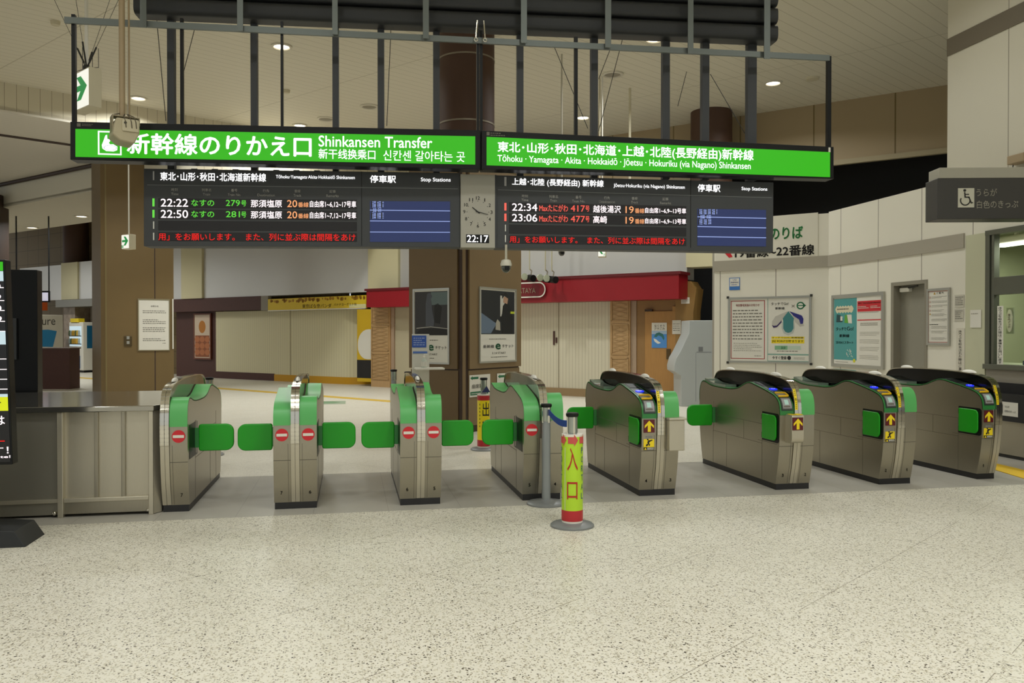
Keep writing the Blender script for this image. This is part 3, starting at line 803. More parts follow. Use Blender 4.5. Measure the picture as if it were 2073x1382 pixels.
# black back of a second display behind the counter
bp = Plane((0, 8.9), 0)
u0, z0 = bp.loc(14, 785); u1, z1 = bp.loc(75, 546)
bd = thing('information_display', 'black cabinet of an information display standing behind the steel counter', 'information display', ((u0 + u1) / 2, 8.9, 0))
hw = (u1 - u0) / 2
MB().box(-hw - 0.5, hw, 0, 0.14, 0.55, z1).build('cabinet', mat('black_back_panel', '070808', 0.35, spec=0.2), bd, 0.006)
MB().box(-hw - 0.4, hw - 0.1, 0.03, 0.11, 0.0, 0.55).build('stand', BLACK, bd)
MB().box(-hw + 0.05, -hw + 0.10, -0.035, 0.0, bp.loc(40, 728)[1], bp.loc(40, 644)[1]).build('grip', DARKER, bd, 0.006)
MB().ellipsoid((-hw + 0.01, -0.004, z1 - 0.03), (0.008, 0.004, 0.008)).build('status_light', mat('green_status_light', '30e050', 0.4, emit=2), bd)

BELT_BLUE = mat('blue_belt', '123f98', 0.55)
POST_GREY = mat('grey_post_paint', '8e9292', 0.35, 0.3)
BASE_GREY = mat('grey_base_paint', '7f8180', 0.4, 0.2)
CLEAR = mat('clear_head', '9ea39b', 0.15, 0.6)
def post(x, y, label, wrap=None, h=0.855, rbase=0.165, rot=0.0):
    t = thing('barrier_post', label, 'barrier post', (x, y, 0), rot, 'belt barrier posts')
    MB().lathe([(rbase, 0), (rbase, 0.012), (rbase - 0.012, 0.022), (rbase * 0.55, 0.032), (0.055, 0.040), (0.045, 0.045)]).build('base', BASE_GREY, t)
    MB().lathe([(0.037, 0.03), (0.037, h - 0.14)], n=28).build('pole', POST_GREY, t)
    hd = MB().lathe([(0.040, h - 0.15), (0.040, h - 0.03), (0.034, h - 0.03), (0.034, h - 0.15)], n=28).build('belt_head', CLEAR, t)
    for a in range(4):
        MB().box(0.036 * cos(a * pi / 2 + .4) - 0.006, 0.036 * cos(a * pi / 2 + .4) + 0.006, 0.036 * sin(a * pi / 2 + .4) - 0.006, 0.036 * sin(a * pi / 2 + .4) + 0.006, h - 0.16, h - 0.03).build('clip', CHROME, hd)
    MB().lathe([(0.044, h - 0.03), (0.048, h - 0.02), (0.048, h - 0.006), (0.042, h)], n=28).build('cap', BLACK, t)
    if wrap:
        body, name = wrap
        R_ = 0.0795; zb, zt = 0.028, 0.695
        MB().lathe([(R_, zb), (R_, zt), (0.036, zt), (0.036, zb)], n=44).build('sleeve', mat('sleeve_white', 'e6e0d2', 0.4), t)
        MB().lathe([(R_ + .001, zb + 0.085), (R_ + .001, zt - 0.015)], n=44).build('sign_wrap', body, t)
        MB().lathe([(R_ + .0015, zb + 0.02), (R_ + .0015, zb + 0.10)], n=44).build('red_band', mat('sleeve_red', 'b8262c', 0.4), t)
    return t
def dense(v, f):
    """the same outline with short edges, so that it can bend round a post"""
    me = bpy.data.meshes.new('t'); me.from_pydata([(x, y, 0) for x, y in v], [], f)
    bm = bmesh.new(); bm.from_mesh(me)
    for k in range(5):
        es = [e for e in bm.edges if abs(e.verts[0].co.x - e.verts[1].co.x) > 0.12]
        if not es: break
        bmesh.ops.subdivide_edges(bm, edges=es, cuts=1)
        bmesh.ops.triangulate(bm, faces=bm.faces[:])
    bm.verts.index_update()
    out = [(q.co.x, q.co.y) for q in bm.verts], [tuple(q.index for q in fc.verts) for fc in bm.faces]
    bm.free(); bpy.data.meshes.remove(me)
    return out
def on_cyl(parent, s, a0, a1, z0, z1, m, Rr, bold=0.01, name='lettering'):
    """lettering rolled onto a cylinder; angles from -y, to the right"""
    v, f = glyphs(s, bold)
    v, f = dense(v, f)
    b = MB(); b.add([(Rr * sin(a0 + (a1 - a0) * p), -Rr * cos(a0 + (a1 - a0) * p), z0 + (z1 - z0) * q) for p, q in v], f)
    return b.build(name, m, parent, smooth=0)
LIME = mat('lime_wrap', 'b3d92a', 0.35, noise=0.05, nscale=8)
YWRAP = mat('yellow_wrap', 'f4dc1a', 0.35)
INKR = mat('red_ink', 'b5261c', 0.5)
p1 = post(1.637, 5.93, 'barrier post wrapped in a lime green entrance sign with red arrows', (LIME, 'lime'), rot=R(-15))
RR = 0.083
on_cyl(p1, '入', R(-28), R(30), 0.43, 0.60, INKR, RR)
on_cyl(p1, '口', R(-28), R(28), 0.215, 0.345, INKR, RR)
for k, ch in enumerate('PORTAL'):
    on_cyl(p1, ch, R(53), R(70), 0.555 - 0.068 * k, 0.60 - 0.068 * k, mat('blue_ink', '3a5c78', 0.6), RR, 0.01)
    on_cyl(p1, ch, R(-86), R(-66), 0.555 - 0.068 * k, 0.60 - 0.068 * k, MATS['blue_ink'], RR, 0.01)
b = MB()
for a in (-62, 2, 66):
    b2 = [(-28, .025), (8, .025), (8, .045), (33, 0), (8, -.045), (8, -.025), (-28, -.025)]
    vs = [(RR * sin(R(a + d * 0.9)), -RR * cos(R(a + d * 0.9)), 0.655 + z) for d, z in b2]
    pts = []
    n0 = len(b.v)
    for i in range(11):
        d = -28 + 36 * i / 10
        for z in (-.025, .025): pts.append((RR * sin(R(a + d * .9)), -RR * cos(R(a + d * .9)), 0.655 + z))
    b.add(pts, [(2 * i, 2 * i + 2, 2 * i + 3, 2 * i + 1) for i in range(10)])
    pts = []
    for i in range(8):
        d = 8 + 25 * i / 7; zz_ = .045 * (1 - i / 7) + 1e-4
        for z in (-zz_, zz_): pts.append((RR * sin(R(a + d * .9)), -RR * cos(R(a + d * .9)), 0.655 + z))
    b.add(pts, [(2 * i, 2 * i + 2, 2 * i + 3, 2 * i + 1) for i in range(7)])
b.build('red_arrows', mat('faded_red_ink', 'c9534c', 0.5), p1, smooth=0)
b = MB(); b.add([(RR * sin(R(-42 + d)), -RR * cos(R(-42 + d)), z) for d in (0, 3) for z in (0.13, 0.60)], [(0, 2, 3, 1)]); b.build('white_line', PAPER, p1, smooth=0)
p2 = post(1.63, 6.735, 'plain grey barrier post holding one end of the blue belt')
# the belt leaves the plain post and sags to the lime one
n = 14; b = MB(); vs = []
A = Vector((1.645, 6.70, 0.785)); Bq = Vector((1.640, 5.972, 0.775))
for i in range(n + 1):
    q = A.lerp(Bq, i / n); s = 0.04 * 4 * (i / n) * (1 - i / n)
    vs += [(q.x - 1.63, q.y - 6.735, q.z - s - 0.026), (q.x - 1.63, q.y - 6.735, q.z - s + 0.026), (q.x - 1.63 + 0.003, q.y - 6.735, q.z - s + 0.026), (q.x - 1.63 + 0.003, q.y - 6.735, q.z - s - 0.026)]
b.add(vs, [(i * 4 + k, i * 4 + (k + 1) % 4, i * 4 + 4 + (k + 1) % 4, i * 4 + 4 + k) for i in range(n) for k in range(4)])
b.build('belt', BELT_BLUE, p2)
p3 = post(1.63, 10.05, 'barrier post wrapped in a yellow exit sign behind the gates', (YWRAP, 'yellow'), h=0.90)
MB().lathe([(0.081, 0.62), (0.081, 0.68)], n=44).build('red_band', MATS['sleeve_red'], p3)
on_cyl(p3, '出', R(-20), R(45), 0.42, 0.60, INK, RR); on_cyl(p3, '口', R(-20), R(40), 0.20, 0.36, INK, RR)
b = MB()
for i in range(7): b.box(-0.062, -0.056, -0.062, -0.055, 0.56 - 0.045 * i, 0.58 - 0.045 * i)
b.build('small_print', INK, p3)
MB().prism([(-0.03, 0.72), (0.03, 0.80), (0.075, 0.72)], -0.045, -0.042, 'y').build('belt', mat('dark_blue_belt', '262f5c', 0.6), p3)
q = at_z(428, 921)
post(q.x - 0.02, q.y, 'barrier post half hidden behind the single gate 7', h=0.93)
post(0.77, 11.25, 'yellow-wrapped barrier post half hidden behind gate 6 and 5', (YWRAP, 'yellow'), h=0.93)
post(0.60, 11.7, 'plain barrier post half hidden behind gate 6 and 5', h=0.94)

# floor markings
def strip(name, pts, m, label, z=0.004):
    o = MB().prism([(p.x, p.y) for p in pts], 0.0, z, 'z').build(name, m)
    return struct(o, label)
TACT = mat('yellow_tactile_paving', 'e3b80a', 0.6, noise=0.08, nscale=30)
strip('trim_8', [at_z(2010, 937), at_z(2120, 963), at_z(2120, 983), at_z(2010, 950)], TACT, 'yellow tactile strip by the wheelchair lane', 0.006)
a0, a1 = at_z(439, 785.5), at_z(735, 808)
dv = (a1 - a0).normalized()
a0 = a0 - dv * 12; a1 = a1 + dv * 2.2
nv = Vector((-dv.y, dv.x, 0)) * 0.15
strip('trim_9', [a0 - nv, a1 - nv, a1 + nv, a0 + nv], mat('worn_yellow_paving', 'c9a63c', 0.6, noise=0.1, nscale=12), 'yellow guide line across the far concourse floor')
fs = at_z(670, 815)
st = thing('floor_sticker', 'green arrow sticker on the floor beyond the gates', 'floor sticker', (fs.x, fs.y, 0.0))
MB().box(-0.35, 0.30, -0.35, 0.4, 0.0, 0.003).build('sheet', mat('grey_green_print', '93a086', 0.7), st)
MB().prism([(-0.3, -0.2), (0.05, -0.2), (0.2, 0.05), (0.05, 0.3), (-0.3, 0.3)], 0.003, 0.0045, 'z').build('arrow', mat('dull_green_print', '6d8a66', 0.7), st)
# ================================================================== hanging signs, departure boards, their frame
PS = Plane((1.476, 7.455), -3.2)
PL = Plane((1.525, 7.70), -4.7)
def zo(ox, oy, sc):
    def f(o, s, x0, x1, yt, yb, m, st=0.0, sb=None, y=-0.003, bold=0.012, parent=None):
        return o.text(s, ox + x0 / sc, ox + x1 / sc, oy + yt / sc, oy + yb / sc, m, st, sb, y, bold, parent)
    f.p = lambda x, y: (ox + x / sc, oy + y / sc)
    f.q = lambda o, x0, x1, yt, yb, st=0.0, sb=None: o.q(ox + x0 / sc, ox + x1 / sc, oy + yt / sc, oy + yb / sc, st, sb)
    return f
ZR2, ZR3 = zo(650, 0, 2.961), zo(1300, 0, 2.682)
Z5, Z6, Z7 = zo(280, 320, 4.319), zo(720, 320, 4.319), zo(1150, 320, 3.769)

def pq(o, tl, tr, br, bl):
    return (o.l(*bl), o.l(*br), o.l(*tr), o.l(*tl))
# left sign
s1 = On(PS, 552, 331, 'overhead_sign', 'green lit transfer sign in four languages with a seat pictogram', 'sign')
s1.slab('housing', pq(s1, (142, 246), (972, 263.5), (972, 342.5), (142, 323)), 0.0, 0.16, BLACK, 0.004)
fc = s1.slab('lit_face', pq(s1, (153, 261), (962, 276), (962, 333), (153, 317.5)), -0.004, 0.0, E_GREEN)
s1.text('新幹線のりかえ口', 257, 631, 268.5, 312, E_WHITE, 0.0165, 0.0185, -0.008, 0.042, fc)
s1.text('Shinkansen Transfer', 645, 875, 274.5, 297, E_WHITE, 0.016, 0.016, -0.008, 0.018, fc)
s1.text('新干线换乘口', 645, 760, 301, 321.5, E_WHITE, 0.02, 0.02, -0.008, 0.02, fc)
s1.text('신칸센 갈아타는 곳', 776, 941, 304, 325, E_WHITE, 0.02, 0.02, -0.008, 0.004, fc)
pic = s1.q(199, 246.5, 266, 313, 0.012, 0.012)
x0, x1, zb, zt = pic[0][0], pic[1][0], pic[0][1], pic[2][1]
b = MB(); tk = 0.011
b.box(x0, x1, -0.008, -0.004, zt - tk, zt).box(x0, x1, -0.008, -0.004, zb, zb + tk).box(x0, x0 + tk, -0.008, -0.004, zb, zt).box(x1 - tk, x1, -0.008, -0.004, zb, zt)
b.build('pictogram_border', E_WHITE, fc)
cx, cz = (x0 + x1) / 2, (zb + zt) / 2
b = MB()
b.prism([(cx - .065, cz - .02), (cx - .05, cz + .02), (cx - .035, cz + .065), (cx - .022, cz + .07), (cx - .02, cz + .03), (cx + .0, cz - .012), (cx + .03, cz - .01), (cx + .062, cz - .03), (cx + .06, cz - .06), (cx + .03, cz - .072), (cx - .03, cz - .07), (cx - .06, cz - .05)], -0.008, -0.004, 'y')
b.prism(disc(cx - .012, cz + .02, .014, 16), -0.008, -0.004, 'y')
b.build('seat_pictogram', E_WHITE, fc)
b = MB()
for i in range(24):
    a = 2 * pi * i / 24; a2 = 2 * pi * (i + 1) / 24
    P = lambda t, r: (cx + .005 + (.05 + r) * cos(t), -0.0095, cz - .042 + (.02 + r * .6) * sin(t))
    b.add([P(a, 0), P(a2, 0), P(a2, .004), P(a, .004)], [(0, 1, 2, 3)])
b.build('pictogram_line', mat('pale_blue_line', '9aa6dd', 0.4, emit=0.4), fc)
lg = s1.q(156, 194, 249.5, 257, 0.017, 0.017)
b = MB(); b.box(lg[0][0], lg[0][0] + 0.03, -0.004, 0.001, lg[0][1] + 0.004, lg[3][1]); lines(b, lg[0][0] + 0.04, lg[1][0], lg[0][1] + .008, lg[3][1], 2, -0.002, 5); b.build('small_print', INK_GREY, s1.root)
# right sign
s2 = On(PS, 1333, 345, 'overhead_sign', 'green lit sign listing six train lines from Tohoku to Hokuriku', 'sign')
s2.slab('housing', pq(s2, (975, 264), (1688, 297), (1688, 362), (975, 342)), 0.0, 0.16, BLACK, 0.004)
fc = s2.slab('lit_face', pq(s2, (985, 277), (1680, 308), (1680, 358.5), (985, 334.5)), -0.004, 0.0, E_GREEN)
s2.text('東北･山形･秋田･北海道･上越･北陸(長野経由)新幹線', 1007, 1525, 286, 311, E_WHITE, 0.033, 0.0345, -0.008, 0.036, fc)
s2.text('Tōhoku · Yamagata · Akita · Hokkaidō · Jōetsu · Hokuriku (via Nagano) Shinkansen', 1007, 1519, 313, 331, E_WHITE, 0.031, 0.031, -0.008, 0.008, fc)
lg = s2.q(985, 1023, 267, 275.5, 0.04, 0.04)
b = MB(); b.box(lg[0][0], lg[0][0] + 0.028, -0.004, 0.001, lg[0][1] + 0.006, lg[3][1]); lines(b, lg[0][0] + 0.036, lg[1][0], lg[0][1], lg[3][1], 2, -0.002, 6); b.build('small_print', INK_GREY, s2.root)
b = MB(); b.box(*s2.rect(1677, 1681, 298.5, 308)[:2], -0.003, 0.001, *s2.rect(1677, 1681, 298.5, 308)[2:]); b.build('edge_label', PAPER, s2.root)

# departure boards
def board(o, tl, tr, br, bl, xdiv, head_l, head_r):
    h = o.slab('housing', pq(o, tl, tr, br, bl), 0.0, 0.2, mat('board_housing', '3b3d3e', 0.55), 0.003)
    L = MB()
    st = (head_r[1] - head_l[1]) / (head_r[0] - head_l[0])
    L.prism(list(o.q(head_l[0], head_r[0], head_l[1], head_l[1] + 1.2, st, st)), -0.003, 0.0, 'y')
    L.build('header_edge', mat('pale_edge', '6c6f6e', 0.4), o.root)
    L = MB()
    L.prism(list(o.q(xdiv, xdiv + 1.1, tl[1] + 6, bl[1] - 1, 0, 0)), -0.002, 0.0, 'y')
    L.build('panel_joint', BLACK, o.root)
    return h
HEADS = ('時刻', '列車名', '番号', '行先', '番線', '記事'), ('Time', 'Train', 'Train No.', 'Destination', 'Track', 'Remarks')
HINK = mat('faded_heading_print', 'dad8d0', 0.6)
b1 = On(PL, 612, 421, 'departure_board', 'dark departure board with green train rows for Nasushiobara', 'departure board', 'departure boards under the green signs')
board(b1, (291, 341), (931, 350), (932, 500), (291, 498), 731.5, (298, 373.5), (927, 381.5))
def rows(o, quads, name='row_window'):
    out = []
    for q in quads: out.append(o.slab(name, q, -0.003, 0.0, mat('led_window', '141011', 0.35)))
    return out
S = 0.0085
rw = rows(b1, [Z5.q(b1, 175, 1911, 350, 432, S, S), Z5.q(b1, 175, 1911, 447, 531, S * .9, S * .8), Z5.q(b1, 175, 1911, 547, 630, S * .7, S * .6), Z5.q(b1, 175, 1911, 648, 724, S * .5, S * .4)])
b1t = lambda r, s, x0, x1, yt, yb, m, bold=0.012, st=S: Z5(b1, s, x0, x1, yt + x0 * 0.004, yb + x0 * 0.004, m, st, st, -0.007, bold, r)
Z5(b1, '東北･山形･秋田･北海道新幹線', 192, 1118, 120, 196, E_WHITE, 0.014, 0.013, -0.004, 0.03)
Z5(b1, 'Tōhoku·Yamagata·Akita·Hokkaidō Shinkansen', 1203, 1893, 146, 186, E_WHITE, 0.011, 0.011, -0.004, 0.01)
for k, (a0_, a1_, c0, c1) in enumerate(((290, 345, 288, 352), (555, 638, 565, 630), (812, 866, 783, 897), (1088, 1145, 1042, 1193), (1365, 1418, 1358, 1424), (1672, 1726, 1645, 1752))):
    dy = k * 3.2
    Z5(b1, HEADS[0][k], a0_, a1_, 262 + dy, 288 + dy, HINK, .01, .01, -0.003, 0.008); Z5(b1, HEADS[1][k], c0, c1, 302 + dy, 324 + dy, HINK, .01, .01, -0.003, 0.006)
for r, dy, a, n, rem in ((rw[0], 0, '22:22', '279', '自由席1~6,12~17号車'), (rw[1], 98, '22:50', '281', '自由席1~7,12~17号車')):
    b1t(r, a, 198, 437, 354 + dy, 424 + dy, E_LED_W); b1t(r, 'なすの', 465, 665, 361 + dy, 418 + dy, E_LED_G, 0.02); b1t(r, n, 767, 890, 363 + dy, 416 + dy, E_LED_G)
    b1t(r, '号', 900, 946, 366 + dy, 418 + dy, E_LED_G, 0.02); b1t(r, '那須塩原', 985, 1257, 360 + dy, 426 + dy, E_LED_W, 0.016); b1t(r, '20', 1302, 1390, 362 + dy, 424 + dy, E_LED_O)
    b1t(r, '番線', 1398, 1490, 380 + dy, 424 + dy, E_LED_O); b1t(r, rem, 1500, 1905, 366 + dy, 426 + dy, E_LED_W, 0.02)
b1t(rw[3], '用」をお願いします。  また、列に並ぶ際は間隔をあけ', 178, 1900, 654, 718, E_LED_R, 0.014, 0.004)
for (a, c, d, e, m) in ((124, 142, 352, 422, E_LED_G), (124, 142, 452, 520, E_LED_G), (130, 140, 553, 618, HINK), (130, 140, 652, 716, HINK), (128, 140, 115, 192, mat('ivory_bar', 'cfccc0', 0.5, emit=0.15))):
    b1.slab('row_marker', Z5.q(b1, a, c, d, e), -0.004, 0.0, m)
def stop_panel(o, Z, q, lns, blocks, seed):
    sc = o.slab('stop_screen', Z.q(o, *q), -0.004, 0.0, E_SCREEN)
    L = MB()
    for x0, x1, y, st in lns: L.prism(list(Z.q(o, x0, x1, y - 3.0, y + 3.0, st, st)), -0.007, -0.004, 'y')
    L.build('screen_line', E_SCRLINE, sc)
    rd = random.Random(seed); A = MB(); B = MB()
    for (x0, x1, y0, y1, n) in blocks:
        w = (x1 - x0) / n
        for i in range(n):
            A.prism(list(Z.q(o, x0 + i * w, x0 + i * w + w * .5, y0, y1)), -0.006, -0.004, 'y') if i % 2 == 0 else None
            for k in range(5):
                yy = y0 + (y1 - y0) * (k + rd.random() * .5) / 5
                B.prism(list(Z.q(o, x0 + i * w + w * (.5 if i % 2 == 0 else .1), x0 + (i + .95) * w, yy, yy + (y1 - y0) * .1)), -0.0065, -0.004, 'y')
    A.build('garbled_bars', INK, sc); B.build('garbled_dots', E_SCRLINE, sc)
Z6(b1, '停車駅', 125, 352, 149, 215, E_WHITE, .013, .013, -0.004, 0.03); Z6(b1, 'Stop Stations', 570, 830, 170, 213, E_WHITE, .012, .012, -0.004, 0.012)
stop_panel(b1, Z6, (125, 825, 376, 732, .005, .002), [(125, 825, 455, .01), (125, 825, 549, .006), (125, 825, 646, .004)], [(135, 245, 378, 432, 5), (135, 245, 476, 530, 5), (140, 225, 436, 472, 4)], 3)
cl = MB()
for xx in (391, 433, 475, 558, 599, 641): cl.box(*(lambda r: (r[0], r[1], 0.03, 0.1, r[2] - 0.012, r[3]))(b1.rect(xx - 6, xx + 6, 338.5 + (xx - 291) * .014, 341 + (xx - 291) * .014)))
cl.build('top_clip', BLACK, b1.root)

b2 = On(PL, 1284, 440, 'departure_board', 'dark departure board with salmon train rows for Echigo-Yuzawa and Takasaki', 'departure board', 'departure boards under the green signs')
board(b2, (1004, 354.5), (1566, 369.5), (1565, 510), (1004, 502), 1397.5, (1008, 383.5), (1562, 399.5))
SR = 0.021
px6 = lambda x, y: (720 + x / 4.319, 320 + y / 4.319)
rw = []
for k, (yt, yb) in enumerate(((409.5, 428.5), (431.5, 450.5), (454.5, 472.5), (476.5, 492.5))):
    st = (.022, .020, .018, .016)[k]
    rw.append(b2.slab('row_window', b2.q(1030.5, 1389, yt, yb, st, st - .002), -0.003, 0.0, MATS['led_window']))
Z6(b2, '上越･北陸 (長野経由) 新幹線', 1367, 2168, 172, 244, E_WHITE, .025, .024, -0.004, 0.03)
b2.text('Jōetsu·Hokuriku (via Nagano) Shinkansen', 1242, 1386, 371, 380.5, E_WHITE, .028, .028, -0.004, 0.01)
b2.text('停車駅', 1412, 1458, 372.5, 388, E_WHITE, .025, .025, -0.004, 0.03); b2.text('Stop Stations', 1501, 1553, 378, 387, E_WHITE, .025, .025, -0.004, 0.012)
for k, (x_, w1, w2) in enumerate(((1062.5, 6, 7), (1120.5, 9, 7), (1171, 6, 13), (1228.5, 6, 16), (1284.5, 6, 7), (1347, 6, 11))):
    y_ = 393.5 + (x_ - 1062) * .022
    b2.text(HEADS[0][k], x_ - w1, x_ + w1, y_, y_ + 6, HINK, .02, .02, -0.003, 0.008); b2.text(HEADS[1][k], x_ - w2, x_ + w2, y_ + 8.5, y_ + 13.5, HINK, .02, .02, -0.003, 0.006)
for r, dy, a, n, ds, dw in ((rw[0], 0, '22:34', '417', '越後湯沢', 56), (rw[1], 21.3, '23:06', '477', '高崎', 28)):
    t = lambda s, x0, x1, yt, yb, m, bold=0.012: b2.text(s, x0, x1, yt + dy + (x0 - 1036) * .002, yb + dy + (x0 - 1036) * .002, m, SR, SR, -0.007, bold, r)
    t(a, 1036.5, 1087.5, 411.5, 426.5, E_LED_W); t('Maxたにがわ', 1091.5, 1149.5, 413, 427.5, E_LED_S, 0.02); t(n, 1155, 1184, 415, 428, E_LED_S); t('号', 1185, 1193, 416, 428, E_LED_S, 0.02)
    t(ds, 1200.5, 1200.5 + dw, 415, 430, E_LED_W, 0.016); t('19', 1266, 1282.5, 417, 431, E_LED_O); t('番線', 1285, 1304, 421, 431, E_LED_O); t('自由席1~6,9~13号車', 1305.5, 1388.5, 419.5, 431, E_LED_W, 0.02)
b2.text('用」をお願いします。  また、列に並ぶ際は間隔をあけ', 1031.5, 1386, 477.5, 491, E_LED_R, .013, .013, -0.007, 0.014, rw[3])
for (a, c, d, e, m) in ((1300, 1318, 392, 458, E_LED_S), (1300, 1318, 485, 550, E_LED_S), (1305, 1313, 582, 640, HINK), (1305, 1313, 672, 735, HINK), (1300, 1318, 165, 243, MATS['ivory_bar'])):
    b2.slab('row_marker', Z6.q(b2, a, c, d, e), -0.004, 0.0, m)
stop_panel(b2, Z7, (986, 1509, 386, 667, .018, .014), [(986, 1509, 448, .022), (986, 1509, 522, .02), (986, 1509, 599, .016)], [(992, 1137, 390, 430, 9), (992, 1092, 466, 506, 6), (996, 1090, 434, 462, 4)], 4)

# clock between the boards
ck = On(PL.off(0.02), 968, 427, 'station_clock', 'grey panel clock with dial and digital 22:17 between the departure boards', 'clock')
x0, x1, zb, zt = ck.rect(932.3, 1002.8, 352.5, 501, .014, .003)
MB().box(x0, x1, 0.0, 0.2, zb, zt).build('panel', mat('clock_panel', 'a8a496', 0.3, 0.0, coat=0.3), ck.root, 0.004)
MB().box(x1 - 0.004, x1 + 0.01, -0.002, 0.19, zb, zt).build('panel_edge', DARK, ck.root)
cx, cz = ck.l(967.5, 429)
s_ = 4.319 * 215.0
for k in range(1, 13):
    a = pi / 2 - k * pi / 6; rr = 0.133
    w_ = 0.004 if k == 1 else 0.010 if k < 10 else 0.018
    lettering(ck.root, str(k), rq(cx + rr * cos(a) * .98 - w_, cx + rr * cos(a) * .98 + w_, cz + rr * sin(a) - 0.016, cz + rr * sin(a) + 0.016), INK, -0.002, 0.015, 'dial_numeral')
b = MB()
for k in range(12):
    a = k * pi / 6; b.prism(disc(cx + .105 * cos(a), cz + .105 * sin(a), .0035, 8), -0.002, 0.001, 'y')
b.build('dial_dot', INK, ck.root)
def hand(a, l, w, y):
    a = pi / 2 - a; d = (cos(a), sin(a)); n_ = (-d[1], d[0])
    return MB().prism([(cx - d[0] * .02 + n_[0] * w, cz - d[1] * .02 + n_[1] * w), (cx - d[0] * .02 - n_[0] * w, cz - d[1] * .02 - n_[1] * w), (cx + d[0] * l - n_[0] * w * .5, cz + d[1] * l - n_[1] * w * .5), (cx + d[0] * l + n_[0] * w * .5, cz + d[1] * l + n_[1] * w * .5)], y - 0.003, y, 'y')
hand(R(309), 0.07, 0.006, -0.004).build('hour_hand', INK, ck.root)
hand(R(104), 0.10, 0.004, -0.008).build('minute_hand', INK, ck.root)
dq = ck.rect(943.5, 990, 474.5, 491.5, .01, .01)
dg = MB().box(dq[0], dq[1], -0.003, 0.001, dq[2], dq[3]).build('digital_display', BLACK, ck.root)
lettering(dg, '22:17', rq(dq[0] + .008, dq[1] - .008, dq[2] + .006, dq[3] - .006), E_WHITE, -0.007, 0.015)

# the frame that carries signs and boards
fr = thing('sign_frame', 'dark steel frame hung from the ceiling, carrying the green signs and departure boards', 'sign frame', (1.5, 7.6, 4.3))
fo = Vector((1.5, 7.6, 4.3))
def W(plane, px, py, v=0.0):
    u, z = plane.loc(px, py); return plane.world(u, z, v) - fo
def fbar(name, plane, x0, x1, yt, yb, t0, t1, m, ztop=None):
    """upright bar between px x0..x1, from yt down to yb, from t0 to t1 out of the plane"""
    u0, za = plane.loc(x0, yb); u1, _ = plane.loc(x1, yb); _, zc = plane.loc((x0 + x1) / 2, yt)
    if ztop: zc = ztop
    pts = [plane.world(u, 0, t) - fo for u, t in ((u0, t0), (u1, t0), (u1, t1), (u0, t1))]
    return MB().prism([(p.x, p.y) for p in pts], za - fo.z, zc - fo.z, 'z').build(name, m, fr)
PP = PL.off(-0.06)
for x0, x1 in ((341, 355), (509, 522), (674, 686), (765, 778), (877, 890), (1046, 1059), (1195.5, 1209), (1340, 1354), (1419.5, 1433.5), (1511, 1529)):
    bx = fbar('post', PP, x0, x1, 20, 345 + (x0 - 291) * .017, -0.04, 0.03, DARK, 4.55)
for x0, x1, yt, yb in ((141.5, 149, 25, 250), (362.5, 368.5, 33, 252), (567, 572, 40, 256), (966, 971, 55, 343), (972.5, 978, 58, 343), (1165, 1171.5, 71, 275), (1679.5, 1687, 110, 300)):
    fbar('sign_hanger', PS, x0, x1, yt, yb, -0.08, -0.04, BLACK)
u0, z0 = PS.loc(128, 38); u1, z1 = PS.loc(1682, 115.5)
zr = (z0 + z1) / 2
pts = [PS.off(-0.02).world(u, 0, t) - fo for u, t in ((u0, 0), (u1, 0), (u1, -0.025), (u0, -0.025))]
MB().add([(p.x, p.y, (z0 if i in (0, 3) else z1) - fo.z + dz) for dz in (-0.027, 0.027) for i, p in enumerate(pts)], [(0, 3, 2, 1), (4, 5, 6, 7), (0, 1, 5, 4), (1, 2, 6, 5), (2, 3, 7, 6), (3, 0, 4, 7)]).build('rail', GALV, fr)
for x0, x1, yb in ((285, 298, 57), (481, 493, 64), (673, 684, 71), (856, 868, 79), (1054, 1066, 88), (1224, 1236, 97), (1391, 1402, 110), (1545, 1557, 120)):
    k = fbar('bracket', PS, x0, x1, 0, yb, 0.012, 0.022, GALV, 4.75)
    u0, za = PS.loc((x0 + x1) / 2, yb)
# three stacked rounded beams
u0 = PL.loc(279, 20)[0]; u1 = PL.loc(1565, 60)[0]
zb = PL.loc(1560, 85)[1] - 0.02
for k in range(3):
    zc0 = zb + 0.17 * k
    prof = rrect(-0.10, 0.12, zc0, zc0 + 0.155, 0.05)
    a = PL.world(u0, 0) - fo; c = PL.world(u1, 0) - fo
    vs = []
    for (v, z) in prof:
        for base in (a, c):
            p = base + PL.n * v; vs.append((p.x, p.y, z - fo.z))
    n = len(prof)
    MB().add(vs, [(2 * i, 2 * ((i + 1) % n), 2 * ((i + 1) % n) + 1, 2 * i + 1) for i in range(n)] + [tuple(2 * i for i in range(n)), tuple(2 * i + 1 for i in reversed(range(n)))]).build('beam', DARKER, fr)
for k in range(6):
    u = u0 + (u1 - u0) * (k + .5) / 6
    p = PL.world(u, 0) - fo
    MB().tube((p.x, p.y, zb + 0.45 - fo.z), (p.x, p.y, CEIL - fo.z), 0.03, 10).build('drop_rod', DARKER, fr)
for dx in (-1, 1):
    q = PS.loc(972, 66); p = PS.world(q[0] + dx * 0.042, q[1], 0.03) - fo
    b = MB().tube(p + Vector((0, 0, -.06)), p + Vector((-dx * .012, 0, .10)), .0075, 8)
    b.path([p + Vector((.016 * cos(i * pi / 4), 0, -.075 + .016 * sin(i * pi / 4))) for i in range(9)], .005, 6)
    b.tube(p + Vector((-.006 * dx, -.012, -.02)), p + Vector((-.012 * dx, -.012, .06)), .005, 6)
    b.build('turnbuckle', CHROME, fr)
